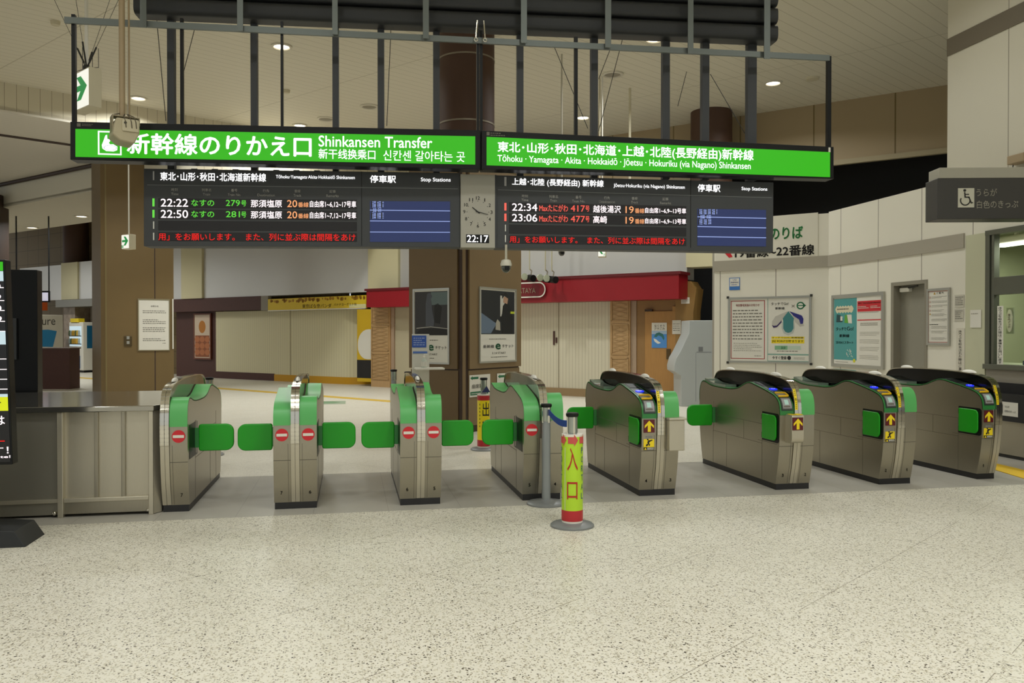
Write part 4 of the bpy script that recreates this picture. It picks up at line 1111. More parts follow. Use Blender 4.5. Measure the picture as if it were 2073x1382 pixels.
for (xa, ya, xb, yb_) in ((316, 25, 336, 245), (395, 55, 368, 160), (792, 45, 783, 255), (1118, 85, 1190, 260), (1262, 72, 1212, 265), (1237, 95, 1212, 160), (1390, 145, 1372, 215), (1438, 150, 1508, 270)):
    MB().tube(W(PL.off(-0.12), xa, ya), W(PL.off(-0.12), xb, yb_), 0.0035, 5).build('guy_wire', STEEL_DK, fr)
# ================================================================== columns
mc = Vector((1.61, 11.68, 0))
PCL = Plane((mc.x, mc.y), -45); PCR = Plane((mc.x, mc.y), 45)
sL = -PCL.loc(828, 600)[0]; sR = PCR.loc(1055, 600)[0]
zs = PCR.loc(1000, 744)[1]; zt = 3.95
def cw(u, v):                                # along the two faces
    p = mc + PCL.u * (-u) + PCR.u * v
    return (p.x, p.y)
col = MB().prism([cw(0.03, 0.03), cw(0.03, sR - .03), cw(sL - .03, sR - .03), cw(sL - .03, 0.03)], 0, zt, 'z').build('column', BROWN_DK)
struct(col, 'square brown column set diagonally behind the gates, posters on both faces')
e = 0.13
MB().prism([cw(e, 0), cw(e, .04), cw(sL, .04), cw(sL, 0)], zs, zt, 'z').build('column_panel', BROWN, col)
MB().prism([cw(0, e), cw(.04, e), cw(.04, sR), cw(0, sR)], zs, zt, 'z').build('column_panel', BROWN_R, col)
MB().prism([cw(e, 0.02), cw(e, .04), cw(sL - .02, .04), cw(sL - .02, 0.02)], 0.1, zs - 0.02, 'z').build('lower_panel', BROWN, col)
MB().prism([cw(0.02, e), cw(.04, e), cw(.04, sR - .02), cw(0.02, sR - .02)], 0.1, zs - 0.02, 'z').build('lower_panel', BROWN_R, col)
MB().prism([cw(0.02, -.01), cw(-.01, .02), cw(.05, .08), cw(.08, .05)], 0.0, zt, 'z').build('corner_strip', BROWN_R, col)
cc = cw(sL / 2, sR / 2)
rc = MB().lathe([(0.435, zt), (0.435, CEIL)], cc, 40).build('round_shaft', PILLAR, col)
for py in (105, 240):
    z = 1.45 + (675 - py) * 12.2 / 1650
    MB().lathe([(0.437, z - .012), (0.442, z - .012), (0.442, z + .012), (0.437, z + .012)], cc, 40).build('steel_ring', mat('dull_ring', '8b8272', 0.4, 0.5), col)
dd = ray(281, 500); tl = 19.0
lc = EYE + ray(281, 675) * tl
PLC = Plane((lc.x, lc.y), 16)
ua, ub = PLC.loc(214, 600)[0], PLC.loc(351.5, 600)[0]
def lcw(u, v): p = PLC.world(u, 0, v); return (p.x, p.y)
us = PLC.loc(313.5, 600)[0]
col2 = MB().prism([lcw(ua, 0), lcw(ub, 0), lcw(ub, -1.5), lcw(ua - .28, -1.5), lcw(ua - .10, -.05)], 0, Z_A, 'z').build('column', mat('brown_column_cladding', '6f5a34', 0.5, noise=0.07, nscale=2))
struct(col2, 'wide brown column behind the steel counter with a white notice')
MB().prism([lcw(us - .012, .002), lcw(us + .012, .002), lcw(us + .012, -.02), lcw(us - .012, -.02)], 0, Z_A, 'z').build('panel_joint', BROWN_DK, col2)
MB().prism([lcw(ua - .01, .004), lcw(ua + .02, .004), lcw(ua + .02, -.05), lcw(ua - .01, -.05)], 0, Z_A, 'z').build('corner_bead', mat('olive_bead', '80724c', 0.4, 0.4), col2)
def round_col(px0, px1, py_top, ztop, label, m=PILLAR, z0=0):
    d = (ztop - 1.45) * 1650 / (675 - py_top)
    r = (px1 - px0) / 2 / 1650 * d
    p = EYE + ray((px0 + px1) / 2, 675) * (d + r)
    return struct(MB().lathe([(r, z0), (r, ztop)], (p.x, p.y), 40).build('column', m), label)
round_col(1397, 1481, 217, CEIL, 'round red-brown column under the high ceiling, above the board', z0=4.42)
p = EYE + ray(154.5, 675) * 32.3
struct(MB().lathe([(.455, 4.0), (.455, CEIL)], (p.x, p.y), 40).build('column', PILLAR), 'round dark column far beyond the low ceiling')
p = EYE + ray(-8, 675) * 22.3
struct(MB().box(p.x - 1.2, p.x, p.y, p.y + .9, 0, 5.3).build('column', BROWN_DK), 'dark column cut off by the photo edge behind the kiosk')

# ================================================================== posters and notices
FRAME = mat('poster_frame_aluminium', 'b8b7ae', 0.3, 0.7)
PHOTO_DK = mat('poster_dark_print', '2b2722', 0.35)
PHOTO_GREY = mat('poster_grey_print', '6e6f72', 0.35)
TXG = mat('poster_green_print', '1f6b45', 0.5)
def framed(plane, x0, x1, yt, yb, label, st=0.0, sb=0.0, fw=0.025, t=0.02, name='poster', cat='poster'):
    o = On(plane, (x0 + x1) / 2, yb, name, label, cat)
    a, b_, c, d = o.rect(x0, x1, yt, yb, st, sb)
    MB().box(a + fw * .6, b_ - fw * .6, -t * .5, 0.0, c + fw * .6, d - fw * .6).build('sheet', PAPER, o.root)
    f = MB().box(a, a + fw, -t, 0, c, d).box(b_ - fw, b_, -t, 0, c, d).box(a + fw, b_ - fw, -t, 0, c, c + fw).box(a + fw, b_ - fw, -t, 0, d - fw, d)
    f.build('frame', FRAME, o.root)
    o.r = (a, b_, c, d); o.y = -t * .5
    return o
def patch(o, poly, m, name, k=1):
    """flat print: poly in fractions of the framed sheet"""
    a, b_, c, d = o.r
    return MB().prism([(a + (b_ - a) * x, c + (d - c) * z) for x, z in poly], o.y - 0.0012 * k, o.y, 'y').build(name, m, o.root)
def R4(x0, x1, z0, z1): return [(x0, z0), (x1, z0), (x1, z1), (x0, z1)]
def ptext(o, s, x0, x1, z0, z1, m, bold=0.012, k=3):
    a, b_, c, d = o.r
    return lettering(o.root, s, rq(a + (b_ - a) * x0, a + (b_ - a) * x1, c + (d - c) * z0, c + (d - c) * z1), m, o.y - 0.0012 * k, bold)
def plines(o, x0, x1, z0, z1, n, m, seed, fill=.30, k=2):
    a, b_, c, d = o.r
    return lines(MB(), a + (b_ - a) * x0, a + (b_ - a) * x1, c + (d - c) * z0, c + (d - c) * z1, n, o.y - 0.0012 * k, seed, fill).build('small_print', m, o.root)

o = framed(PCL.off(0.001), 837, 910.5, 586, 736, 'framed rail e-ticket poster on the darker column face, half behind a blue sign', -.062, .01)
patch(o, R4(.05, .95, .38, .96), PHOTO_DK, 'photo_print')
patch(o, R4(.5, .95, .78, .95), mat('poster_teal_grey', '5d6b68', .4), 'window_print', 2)
patch(o, [(.36, .50), (.58, .5), (.6, .56), (.54, .72), (.52, .82), (.50, .86), (.54, .90), (.47, .945), (.40, .93), (.38, .86), (.36, .80)], mat('poster_suit_grey', '4a4c52', .4), 'standing_figure_print', 3)
patch(o, [(.05, .38), (.95, .38), (.95, .45), (.6, .475), (.2, .46)], INK, 'car_print', 2)
patch(o, [(.1, .468), (.5, .487), (.95, .462), (.95, .47), (.5, .497), (.1, .478)], mat('poster_pale_grey', 'a9a59a', .5), 'car_line_print', 3)
patch(o, [(.6, .55), (.75, .53), (.8, .75), (.7, .8), (.6, .78)], INK, 'crowd_print', 2)
ptext(o, 'チケット', .62, .93, .195, .24, INK); ptext(o, '新幹線', .02, .36, .195, .24, INK); ptext(o, 'e', .43, .58, .175, .255, TXG, .05); ptext(o, '3.14 START', .28, .68, .115, .14, INK_GREY); plines(o, .3, .72, .30, .33, 1, INK_GREY, 1); plines(o, .1, .85, .06, .09, 1, INK_GREY, 2)
o = framed(PCR.off(0.001), 969, 1044, 582, 734.5, 'framed rail e-ticket poster on the lighter column face', .02, -.03)
patch(o, R4(.05, .95, .38, .96), mat('poster_night_print', '23262a', .35), 'photo_print')
patch(o, R4(.55, .70, .62, .90), mat('poster_pale_print', 'c9c6ba', .4), 'pillar_print', 2)
patch(o, [(.05, .39), (.05, .66), (.45, .52), (.30, .39)], mat('poster_blue_grey', '67778a', .4), 'escalator_print', 2)
patch(o, [(.60, .385), (.90, .385), (.90, .60), (.83, .72), (.78, .80), (.70, .82), (.62, .76), (.60, .66), (.55, .58), (.60, .54)], mat('poster_black_suit', '16171a', .4), 'standing_figure_print', 3)
patch(o, [(.63, .81), (.74, .79), (.76, .86), (.72, .90), (.64, .88)], mat('poster_skin_print', 'b58f74', .5), 'figure_face_print', 4)
patch(o, [(.60, .86), (.66, .90), (.74, .87), (.76, .92), (.68, .945), (.60, .92)], INK, 'figure_hair_print', 5)
patch(o, [(.42, .44), (.55, .43), (.54, .54), (.47, .58), (.43, .53)], mat('poster_bag_print', 'a8a292', .5), 'bag_print', 4)
patch(o, R4(.83, .94, .66, .69), mat('poster_yellow_green', 'b9c42a', .5), 'lamp_print', 4)
ptext(o, 'チケット', .60, .92, .195, .24, INK); ptext(o, '新幹線', .10, .38, .195, .24, INK); ptext(o, 'e', .42, .56, .175, .255, TXG, .05); ptext(o, '3.14 START', .33, .70, .115, .14, INK_GREY); plines(o, .25, .75, .30, .33, 1, INK_GREY, 3); plines(o, .3, .75, .06, .09, 1, INK_GREY, 4)
for x0, x1, yt, yb, lab in ((950, 992, 758, 802, 'white seat ticket notice low on the lighter column face'), (1006, 1046, 754.5, 798, 'white notice low on the column face, half behind the gate fin')):
    o = On(PCR.off(-0.013), (x0 + x1) / 2, yb, 'notice', lab, 'notice')
    o.r = o.rect(x0, x1, yt, yb, 0, 0); o.y = -0.004
    MB().box(o.r[0], o.r[1], -0.004, 0.0, o.r[2], o.r[3]).build('sheet', PAPER, o.root)
    patch(o, [(.04, .86), (.14, .95), (.14, .91), (.42, .91), (.42, .81), (.14, .81), (.14, .77)], TXG, 'arrow_print')
    ptext(o, '座席票', .10, .62, .38, .58, INK_GREY); patch(o, R4(.04, .9, .08, .24), TXG, 'green_bar'); plines(o, .08, .8, .11, .2, 1, PAPER, 8, k=3)
o = On(PLC.off(0.004), 311, 709, 'notice', 'large white notice sheet on the wide brown column', 'notice')
o.r = o.rect(281, 342, 607, 708, .01, 0); o.y = -0.012
MB().box(o.r[0], o.r[1], -0.012, 0.0, o.r[2], o.r[3]).build('sheet', PAPER, o.root)
f = MB(); a, b_, c, d = o.r
f.box(a - .02, b_ + .02, -.02, 0, d, d + .03).box(a - .02, b_ + .02, -.02, 0, c - .02, c).box(a - .02, a, -.02, 0, c, d).box(b_, b_ + .02, -.02, 0, c, d)
f.build('frame', mat('olive_frame', '8d8468', .4, .3), o.root)
ptext(o, 'お知らせ', .4, .65, .86, .895, INK_GREY)
for z, n_, s_ in ((.80, 2, 1), (.62, 3, 2), (.46, 3, 4), (.24, 2, 5)): plines(o, .13, .9, z - .035 * n_, z, n_, INK_GREY, s_, .35)
plines(o, .78, .9, .12, .15, 1, INK_GREY, 9)
o = On(PLC.off(0.004), 350, 706, 'notice', 'narrow edge of a pale sheet at the column corner', 'notice')
a, b_, c, d = o.rect(348.8, 351.3, 605, 706)
MB().box(a, b_, -.015, 0, c, d).build('sheet', PAPER, o.root)
o = On(PLC.off(0.004), 259, 700, 'switch_plate', 'small steel socket plate on the wide brown column', 'switch plate')
a, b_, c, d = o.rect(251.5, 267, 680, 700.5)
MB().box(a, b_, -.02, 0, c, d).build('plate', mat('bronze_plate', '584a30', .4, .5), o.root, .006)
for k_ in (0, 1): MB().box(a + .05, b_ - .05, -.035, -.018, c + .05 + k_ * .11, c + .12 + k_ * .11).build('button', FRAME, o.root)

# sanitiser stand before the column
sp = Plane((0, 11.0), 0)
o = On(sp, 852, 700, 'sanitiser_stand', 'white sanitiser stand with blue notice in front of the column', 'sanitiser stand', z=0.0)
a, b_, c, d = o.rect(834.5, 869, 676, 700)
zsh = o.l(850, 745)[1]
MB().box(a, b_, 0.0, 0.05, 0.0, d).build('back_board', mat('stand_white', 'cfccbf', .5), o.root, .004)
a2, b2_, _, _ = o.rect(838, 896, 740, 747)
MB().box(a2, b2_, -.26, 0.0, zsh - .012, zsh + .012).build('shelf', WHITE, o.root, .006)
bl = o.rect(834, 863, 679, 703)
s_ = MB().box(bl[0], bl[1], -.006, 0, bl[2], bl[3]).build('blue_notice', mat('blue_print', '2f55a8', .5), o.root)
lines(MB(), bl[0] + .02, bl[1] - .02, bl[2] + .02, bl[3] - .02, 4, -.0075, 4).build('notice_print', mat('pale_blue_print', '8f9ec8', .6), s_)
bl = o.rect(836, 865, 711, 715)
MB().box(bl[0], bl[1], -.006, 0, bl[2], bl[3]).build('blue_stripe', mat('blue_stripe', '4c6fb4', .5), o.root)
bx, _ = o.l(857, 743)
t = thing('sanitiser_bottle', 'clear pump bottle of hand sanitiser on the white stand shelf', 'bottle', o.root.location + Vector((bx, -.13, zsh + .012)))
MB().lathe([(.036, 0), (.04, .01), (.04, .095), (.03, .115), (.013, .125), (.013, .14)], n=24).build('body', mat('clear_bottle', 'c8cdbf', .15), t)
MB().lathe([(.016, .135), (.016, .155), (.006, .157), (.006, .175)], n=16).box(-.006, .045, -.006, .006, .172, .182).build('pump', WHITE, t)
MB().lathe([(.0405, .02), (.0405, .08)], n=24).build('label_band', PAPER, t)

# ================================================================== the shop fronts
def on_shop(plane, name, label, cat, px, group=None):
    return On(plane, px, 700, name, label, cat, group, z=0.0)
def zspan(plane, px, yt, yb): return plane.loc(px, yt)[1], plane.loc(px, yb)[1]
FB, FT = 2.60, 4.38
def fascia(x0, x1, m, label, name='fascia_panel', z0=FB, z1=FT, plane=PSH, t=0.4, g='fascia panels over the shops', out=0.0):
    u0, u1 = plane.loc(x0, 600)[0], plane.loc(x1, 600)[0]
    o = MB().box(-(u1 - u0) / 2 + .004, (u1 - u0) / 2 - .004, -out, t, 0, z1 - z0).build(name, m)
    o.location = plane.world((u0 + u1) / 2, z0); o.rotation_euler = (0, 0, plane.th)
    return tag(o, label, 'fascia panel', g)
fascia(40, 127, SILVER, 'silver fascia panel at the far end over the vending machines', z0=2.75, z1=4.1)
fascia(127, 160, CREAM, 'cream fascia panel over the vending machines, between silver ones', z0=2.75, z1=4.15, out=.06)
fascia(160, 250, SILVER, 'silver fascia panel above the lit vending machine', z0=2.75, z1=4.15)
fascia(300, 371, SILVER, 'shiny silver fascia panel just beside the wide brown column')
fascia(371, 413, CREAM, 'cream fascia panel above the dark shop front', out=.08)
fascia(413, 749, SILVER, 'long silver fascia panel over the cream shutter')
fascia(749, 810, CREAM, 'cream fascia panel above the short red fascia piece', out=.08)
fascia(810, 1391, SILVER, 'long silver fascia panel above the red shop fascia')
fascia(1391, 1500, CREAM, 'cream fascia panel at the end beside the white office wall', z0=2.85, out=.08)
# strips under the fascia
def shop_box(name, label, cat, plane, x0, x1, z0, z1, m, y0=-0.03, y1=0.1, px_at=None):
    u0, u1 = plane.loc(x0, 650)[0], plane.loc(x1, 650)[0]
    o = MB().box(-(u1 - u0) / 2, (u1 - u0) / 2, y0, y1, 0, z1 - z0).build(name, m)
    o.location = plane.world((u0 + u1) / 2, z0); o.rotation_euler = (0, 0, plane.th)
    if cat: tag(o, label, cat)
    return o
zz1 = lambda px, py, plane=PSH: plane.loc(px, py)[1]
shop_box('lintel_panel', 'dark brown strip over the dark wooden shop front', 'panel', PSH, 300, 530, zz1(450, 629), FB, BRICK_DK)
shop_box('roller_box', 'grey shutter housing between the dark strip and yellow banner', 'housing', PSH, 530, 544, zz1(536, 628), FB, mat('grey_housing', '8d8676', .5))
bn = On(PSH.off(.03), 642, 626, 'shop_banner', 'yellow shop banner with japanese lettering above the cream shutter', 'banner')
qn = pq(bn, (542.5, 605.5), (741, 597), (741, 623.5), (542.5, 629))
bn.slab('board', qn, 0.0, 0.04, mat('banner_yellow', 'dcbc16', .4))
bn.text('東京ばな奈パンダ', 612, 671, 615.5, 624, mat('brown_ink', '5a4310', .6), -.022, -.022, -.003, .014)
bn.text('バナナヨーグルト味', 676, 722, 613.5, 619.5, MATS['brown_ink'], -.022, -.022, -.003, .008)
b = MB(); rd = random.Random(2)
for i in range(70):
    xx = 545 + rd.random() * 193; q_ = bn.l(xx, 608 - (xx - 543) * .042 + rd.random() * 4)
    b.prism(disc(q_[0], q_[1], .03 + .03 * rd.random(), 6), -.002, .001, 'y')
b.build('garland_print', mat('ochre_ink', 'a8780c', .6), bn.root)
q_ = bn.rect(707, 741, 616, 622.5, -.03, -.03); MB().box(q_[0], q_[1], -.003, .001, q_[2], q_[3]).build('pale_strip', mat('pale_yellow', 'e0d9a0', .5), bn.root)
f = MB(); q_ = bn.rect(542.5, 741, 603, 605.5, -.042, -.042)
MB().prism(list(pq(bn, (542.5, 628), (741, 622.4), (741, 624), (542.5, 629.6))), -.006, 0, 'y').build('lower_edge', WHITE, bn.root)
# dark wooden front with a food poster
shop_box('shop_facade', 'dark reddish-brown wooden shop front beside the cream shutter', 'shop front', PSI, 357, 437, 0, zz1(400, 629, PSI), BRICK_DK, 0, .3)
pl = On(PSI.off(.03), 410, 724, 'poster', 'tall food poster with a round orange fruit on the dark shop front', 'poster')
pl.r = pl.rect(395, 426, 637, 724, 0, 0); pl.y = -.02
MB().box(pl.r[0], pl.r[1], -.02, 0.02, pl.r[2], pl.r[3]).build('sheet', mat('poster_cream_print', 'cdb8a0', .4), pl.root)
patch(pl, R4(.04, .96, .02, .52), mat('poster_brown_print', '8a4a22', .5), 'food_print')
for k_ in range(9): patch(pl, disc(.17 + .33 * (k_ % 3), .13 + .15 * (k_ // 3), .16, 16, .07), mat('poster_bun_print', 'b0683a', .5), 'bun_print', 2)
patch(pl, disc(.5, .72, .22, 24, .145), mat('poster_orange_print', 'b36f14', .5), 'fruit_print', 2)
f = MB(); a, b_, c, d = pl.r
f.box(a - .05, a, -.03, .02, c, d).box(b_, b_ + .05, -.03, .02, c, d).box(a - .05, b_ + .05, -.03, .02, d, d + .05).box(a - .05, b_ + .05, -.03, .02, c - .05, c); f.build('frame', mat('copper_frame', '6d3a24', .5), pl.root)
# cream shutter with rounded end
sh = On(PSI, 570, 700, 'shop_shutter', 'wide closed cream folding shutter with a rounded end', 'shutter', z=0.0)
u0, u1 = PSI.loc(437, 700)[0] - sh.u0, PSI.loc(693, 700)[0] - sh.u0
zt_ = zz1(560, 628, PSI)
pts = [(u0, 0), (u1, 0)] + [(u1 + .75 * sin(R(a)), .75 - .75 * cos(R(a))) for a in range(10, 91, 10)] + [(u1 + .75, 1.2), (u0, 1.2)]
MB().prism(pts, 0.12, zt_, 'z').build('curtain', SHUTTER, sh.root)
um_ = PSI.loc(556, 760)[0] - sh.u0
MB().box(u0, um_, -.02, 1.0, 0, .22).build('base_board', BRICK_DK, sh.root)
MB().prism([(um_, -.02), (u1, -.02)] + [(u1 + .77 * sin(R(a)), .75 - .77 * cos(R(a))) for a in range(10, 91, 10)] + [(u1 + .77, 1.2), (um_, 1.2)], 0, .20, 'z').build('yellow_base', mat('ochre_base', 'c6920e', .5), sh.root)
uj = PSI.loc(588, 700)[0] - sh.u0
MB().box(uj - .012, uj + .012, -.006, .01, .2, zt_).build('centre_joint', mat('shutter_joint', '9a906e', .6), sh.root)
# yellow panel, seen between shutter and lattice post
yp = On(PSI.off(.25), 737, 760, 'shop_partition', 'yellow printed panel at the end of the cream shutter', 'panel', z=0.0)
u0, u1 = PSI.off(.25).loc(724, 700)[0] - yp.u0, PSI.off(.25).loc(752, 700)[0] - yp.u0
za = zz1(737, 626, PSI.off(.25))
pn = MB().box(u0, u1, -.02, .3, 0.12, za).build('panel', mat('panel_yellow', 'd0aa12', .5), yp.root)
MB().box(u0, u1, -.024, 0, .22, za * .34).build('dark_print', INK, pn)
MB().prism(disc((u0 + u1) / 2 + .05, za * .56, .38, 30, .62)[:], -.024, -.021, 'y').build('white_print', PAPER, pn) if False else MB().prism(rrect(u0 + .03, u1, za * .35, za * .74, (.35, .02, .02, .4)), -.024, 0, 'y').build('white_print', PAPER, pn)
# red fascia in two runs
def red_run(x0, x1, label, z0=2.17, z1=2.74):
    o = On(PRED, (x0 + x1) / 2, 600, 'shop_fascia', label, 'fascia', 'red shop fascia', z=z0)
    u0, u1 = PRED.loc(x0, 600)[0] - o.u0, PRED.loc(x1, 600)[0] - o.u0
    MB().box(u0, u1, 0, .5, 0, z1 - z0).build('board', REDP, o.root)
    MB().box(u0 - .05, u1 + .05, -.03, .5, z1 - z0 - .06, z1 - z0).build('top_edge', mat('dark_red_edge', '5e060f', .5), o.root)
    return o
red_run(742, 900, 'short run of red shop fascia beside the yellow banner', zz1(780, 621, PRED), zz1(780, 583, PRED))
rr_ = red_run(930, 1374, 'long red shop fascia with an oval name plate')
a, b_, c, d = rr_.rect(1000, 1107, 573, 604, -.014, -.014)
np_ = MB().prism(rrect(a, b_, c, d, (d - c) / 2 - .002, 10), -.05, 0, 'y').build('name_plate', mat('name_plate_red', '6d0a14', .4), rr_.root)
ring = MB(); P0 = rrect(a, b_, c, d, (d - c) / 2 - .002, 10); P1 = rrect(a + .03, b_ - .03, c + .03, d - .03, (d - c) / 2 - .032, 10)
n = len(P0); ring.add([(x, -.056, z) for x, z in P0] + [(x, -.056, z) for x, z in P1], [(i, (i + 1) % n, (i + 1) % n + n, i + n) for i in range(n)])
ring.build('white_outline', PAPER, np_, smooth=0)
rr_.text('SATAYA', 1047.5, 1087, 583.3, 593.8, mat('pale_gold_print', 'c9bda0', .5), -.012, -.012, -.058, .01, np_)
# lattice posts and shutter under the red run
def lattice(x0, x1, x2, label, yb_):
    o = On(PSH.off(.1), (x0 + x1) / 2, 700, 'lattice_post', label, 'lattice post', 'wooden lattice posts', z=0.0)
    u0, u1, u2 = (PSH.off(.1).loc(x, 700)[0] - o.u0 for x in (x0, x1, x2))
    H = 2.2
    MB().box(u0, u1, 0, .5, 0, H).build('post', WOOD_P, o.root)
    MB().box(u1, u2, .05, .45, 0, H).build('side_trim', mat('pale_side_trim', 'a58e76', .5), o.root)
    b = MB()
    for (z0, z1) in ((1.72, H), (.98, 1.66), (.2, .92)):
        b.box(u0 + .03, u1 - .03, -.02, 0, z0, z0 + .03).box(u0 + .03, u1 - .03, -.02, 0, z1 - .03, z1)
        b.box(u0 + .03, u0 + .06, -.02, 0, z0, z1).box(u1 - .06, u1 - .03, -.02, 0, z0, z1)
        h = u1 - u0 - .12; n_ = int((z1 - z0) / .1)
        for i in range(n_):
            zc = z0 + .05 + .1 * i
            if zc + .1 > z1: break
            for sg in (0, 1):
                xa, xb_ = (u0 + .06, u1 - .06) if sg else (u1 - .06, u0 + .06)
                b.add([(xa, -.012, zc), (xa, -.012, zc + .018), (xb_, -.012, zc + .118), (xb_, -.012, zc + .10)], [(0, 1, 2, 3)])
    b.build('lattice', mat('lattice_strip', 'ab8a5c', .5), o.root, smooth=0)
lattice(751, 789, 795, 'wooden lattice post between yellow panel and column', 785)
lattice(1235, 1275, 1286, 'wooden lattice post at the end of the off-white shutter', 800)
sh2 = On(PSH, 1145, 700, 'shop_shutter', 'closed off-white folding shutter under the long red fascia', 'shutter', z=0.0)
u0, u1 = PSH.loc(930, 700)[0] - sh2.u0, PSH.loc(1236, 700)[0] - sh2.u0
MB().box(u0, u1, 0, .3, .18, 2.25).build('curtain', SHUTTER_W, sh2.root)
MB().box(u0, u1, -.03, .3, 0, .18).build('base_board', mat('tan_base_board', '937a55', .5), sh2.root)
uj = PSH.loc(1131, 700)[0] - sh2.u0
MB().box(uj - .01, uj + .01, -.006, .01, .18, 2.25).build('centre_joint', mat('white_shutter_joint', '8a8068', .6), sh2.root)
for px_, y0_, y1_ in ((1122, 670, 698), (1127, 683, 694)):
    a, b_, c, d = sh2.rect(px_ - 1.2, px_ + 1.2, y0_, y1_)
    MB().box(a, b_, -.03, 0, c, d).build('pull_handle', BRICK_DK, sh2.root)
sh3 = shop_box('shop_wall', 'cream wall piece behind the lattice post, left of the column', 'wall piece', PSH, 795, 900, 0, 2.3, mat('cream_wall_piece', 'b3a98c', .55), 0, .3)
# wooden wall, door with poster
wl = On(PSH.off(.05), 1345, 700, 'wooden_door', 'plain light wooden door and side wall with a blue poster', 'door', z=0.0)
pln = PSH.off(.05)
u = lambda x: pln.loc(x, 700)[0] - wl.u0
zd = wl.l(1330, 630)[1]
MB().box(u(1286), u(1372), .02, .4, 0, 2.2).build('wall_panel', mat('brown_wood_panel', '8d6a3c', .5, noise=.1, nscale=3), wl.root)
MB().box(u(1306), u(1362), -.01, .05, 0.02, zd).build('door_leaf', WOOD, wl.root)
MB().box(u(1362), u(1368), -.02, .05, 0.02, zd + .1).build('door_jamb', WOOD, wl.root)
MB().prism([(u(1368), 0), (u(1404), 0), (u(1404), 1.9), (u(1410), 2.4), (u(1407), wl.l(1404, 574)[1] - .1), (u(1398), wl.l(1398, 569)[1]), (u(1368), wl.l(1370, 568)[1])], -.02, .4, 'y').build('side_wall', mat('ochre_wood', '93713c', .5, noise=.1, nscale=3), wl.root)
a, b_, c, d = wl.rect(1350, 1358, 706, 727)
MB().box(a, b_, -.03, -.01, c, d).build('lock_plate', mat('bronze_lock', '5c4a2e', .4, .6), wl.root)
a, b_, c, d = wl.rect(1307, 1322, 626, 630)
MB().box(a, b_, -.05, 0, c, d).build('door_closer', BROWN_DK, wl.root)
po = On(pln.off(.015), 1334, 704, 'poster', 'blue anti-plastic-litter poster on the wooden door', 'poster')
po.r = po.rect(1319.5, 1350, 653, 704, 0, 0); po.y = -.005
MB().box(po.r[0], po.r[1], -.005, 0, po.r[2], po.r[3]).build('sheet', PAPER, po.root)
patch(po, R4(0, 1, 0, .55), mat('poster_sea_blue', '4a86c4', .5), 'sea_print'); patch(po, R4(0, 1, .55, .68), mat('poster_pale_blue', 'a9bfd4', .5), 'sky_print')
patch(po, [(.15, .45), (.3, .58), (.5, .62), (.75, .55), (.85, .4), (.8, .3), (.65, .45), (.45, .5), (.3, .42)], mat('poster_green_wave', '2e6a66', .5), 'wave_print', 2)
patch(po, [(.12, .38), (.2, .25), (.42, .16), (.62, .2), (.45, .26), (.3, .34)], PAPER, 'foam_print', 2)
ptext(po, 'なくそう', .18, .86, .83, .92, INK); ptext(po, 'プラごみ', .16, .88, .72, .81, INK)
for x0, x1, yt, yb, lab in ((1361, 1378.5, 648, 676, 'small white notice beside the blue poster'), (1379, 1396, 602, 614.5, 'small pale label high on the wooden side wall')):
    o = On(pln.off(.023), (x0 + x1) / 2, yb, 'notice', lab, 'notice'); o.r = o.rect(x0, x1, yt, yb, 0, 0); o.y = -.004
    MB().box(o.r[0], o.r[1], -.004, 0, o.r[2], o.r[3]).build('sheet', PAPER, o.root); plines(o, .1, .9, .2, .8, 4, INK_GREY, 7, .25)
# grey machine with a stepped profile
mp = Plane((0, 0), -11.2); gp = EYE + ray(1410, 675) * 16.2; mp.p = Vector((gp.x, gp.y, 0))
gm = On(mp, 1420, 800, 'ticket_machine', 'tall grey machine seen from its side, with stepped profile', 'machine', z=0.0)
zg = lambda x, y: (gm.l(1300 + x / 4.4556, 520 + y / 4.4556))
poly = [(zg(352, 1250)[0], 0), zg(352, 1250), zg(350, 1070), zg(290, 1030), zg(288, 985), zg(306, 915), zg(345, 850), zg(422, 690), zg(425, 572), zg(700, 570), (zg(700, 570)[0], 0)]
MB().prism(poly, 0, .75, 'y').build('cabinet', GREYM, gm.root, .01)
a = zg(508, 850); c = zg(548, 810); MB().box(a[0], c[0], -.006, .01, a[1], c[1]).build('vent', mat('grey_vent', '77797a', .6), gm.root)
L_ = MB(); a = zg(490, 862); c = zg(625, 858); L_.box(a[0], c[0], -.002, .01, a[1], c[1] + .005); a = zg(482, 1330); c = zg(486, 862); L_.box(a[0], c[0], -.002, .01, .1, c[1]); a = zg(632, 1330); c = zg(638, 600); L_.box(a[0], c[0], -.002, .01, .1, c[1]); L_.build('panel_seam', mat('grey_seam', '85878a', .6), gm.root)
bk = at_z(1385, 813.5)
tag(MB().box(bk.x - .1, bk.x + .1, bk.y - .1, bk.y + .1, 0, .11).build('doorstop_box', BLACK), 'small black box on the floor before the wooden door', 'box')

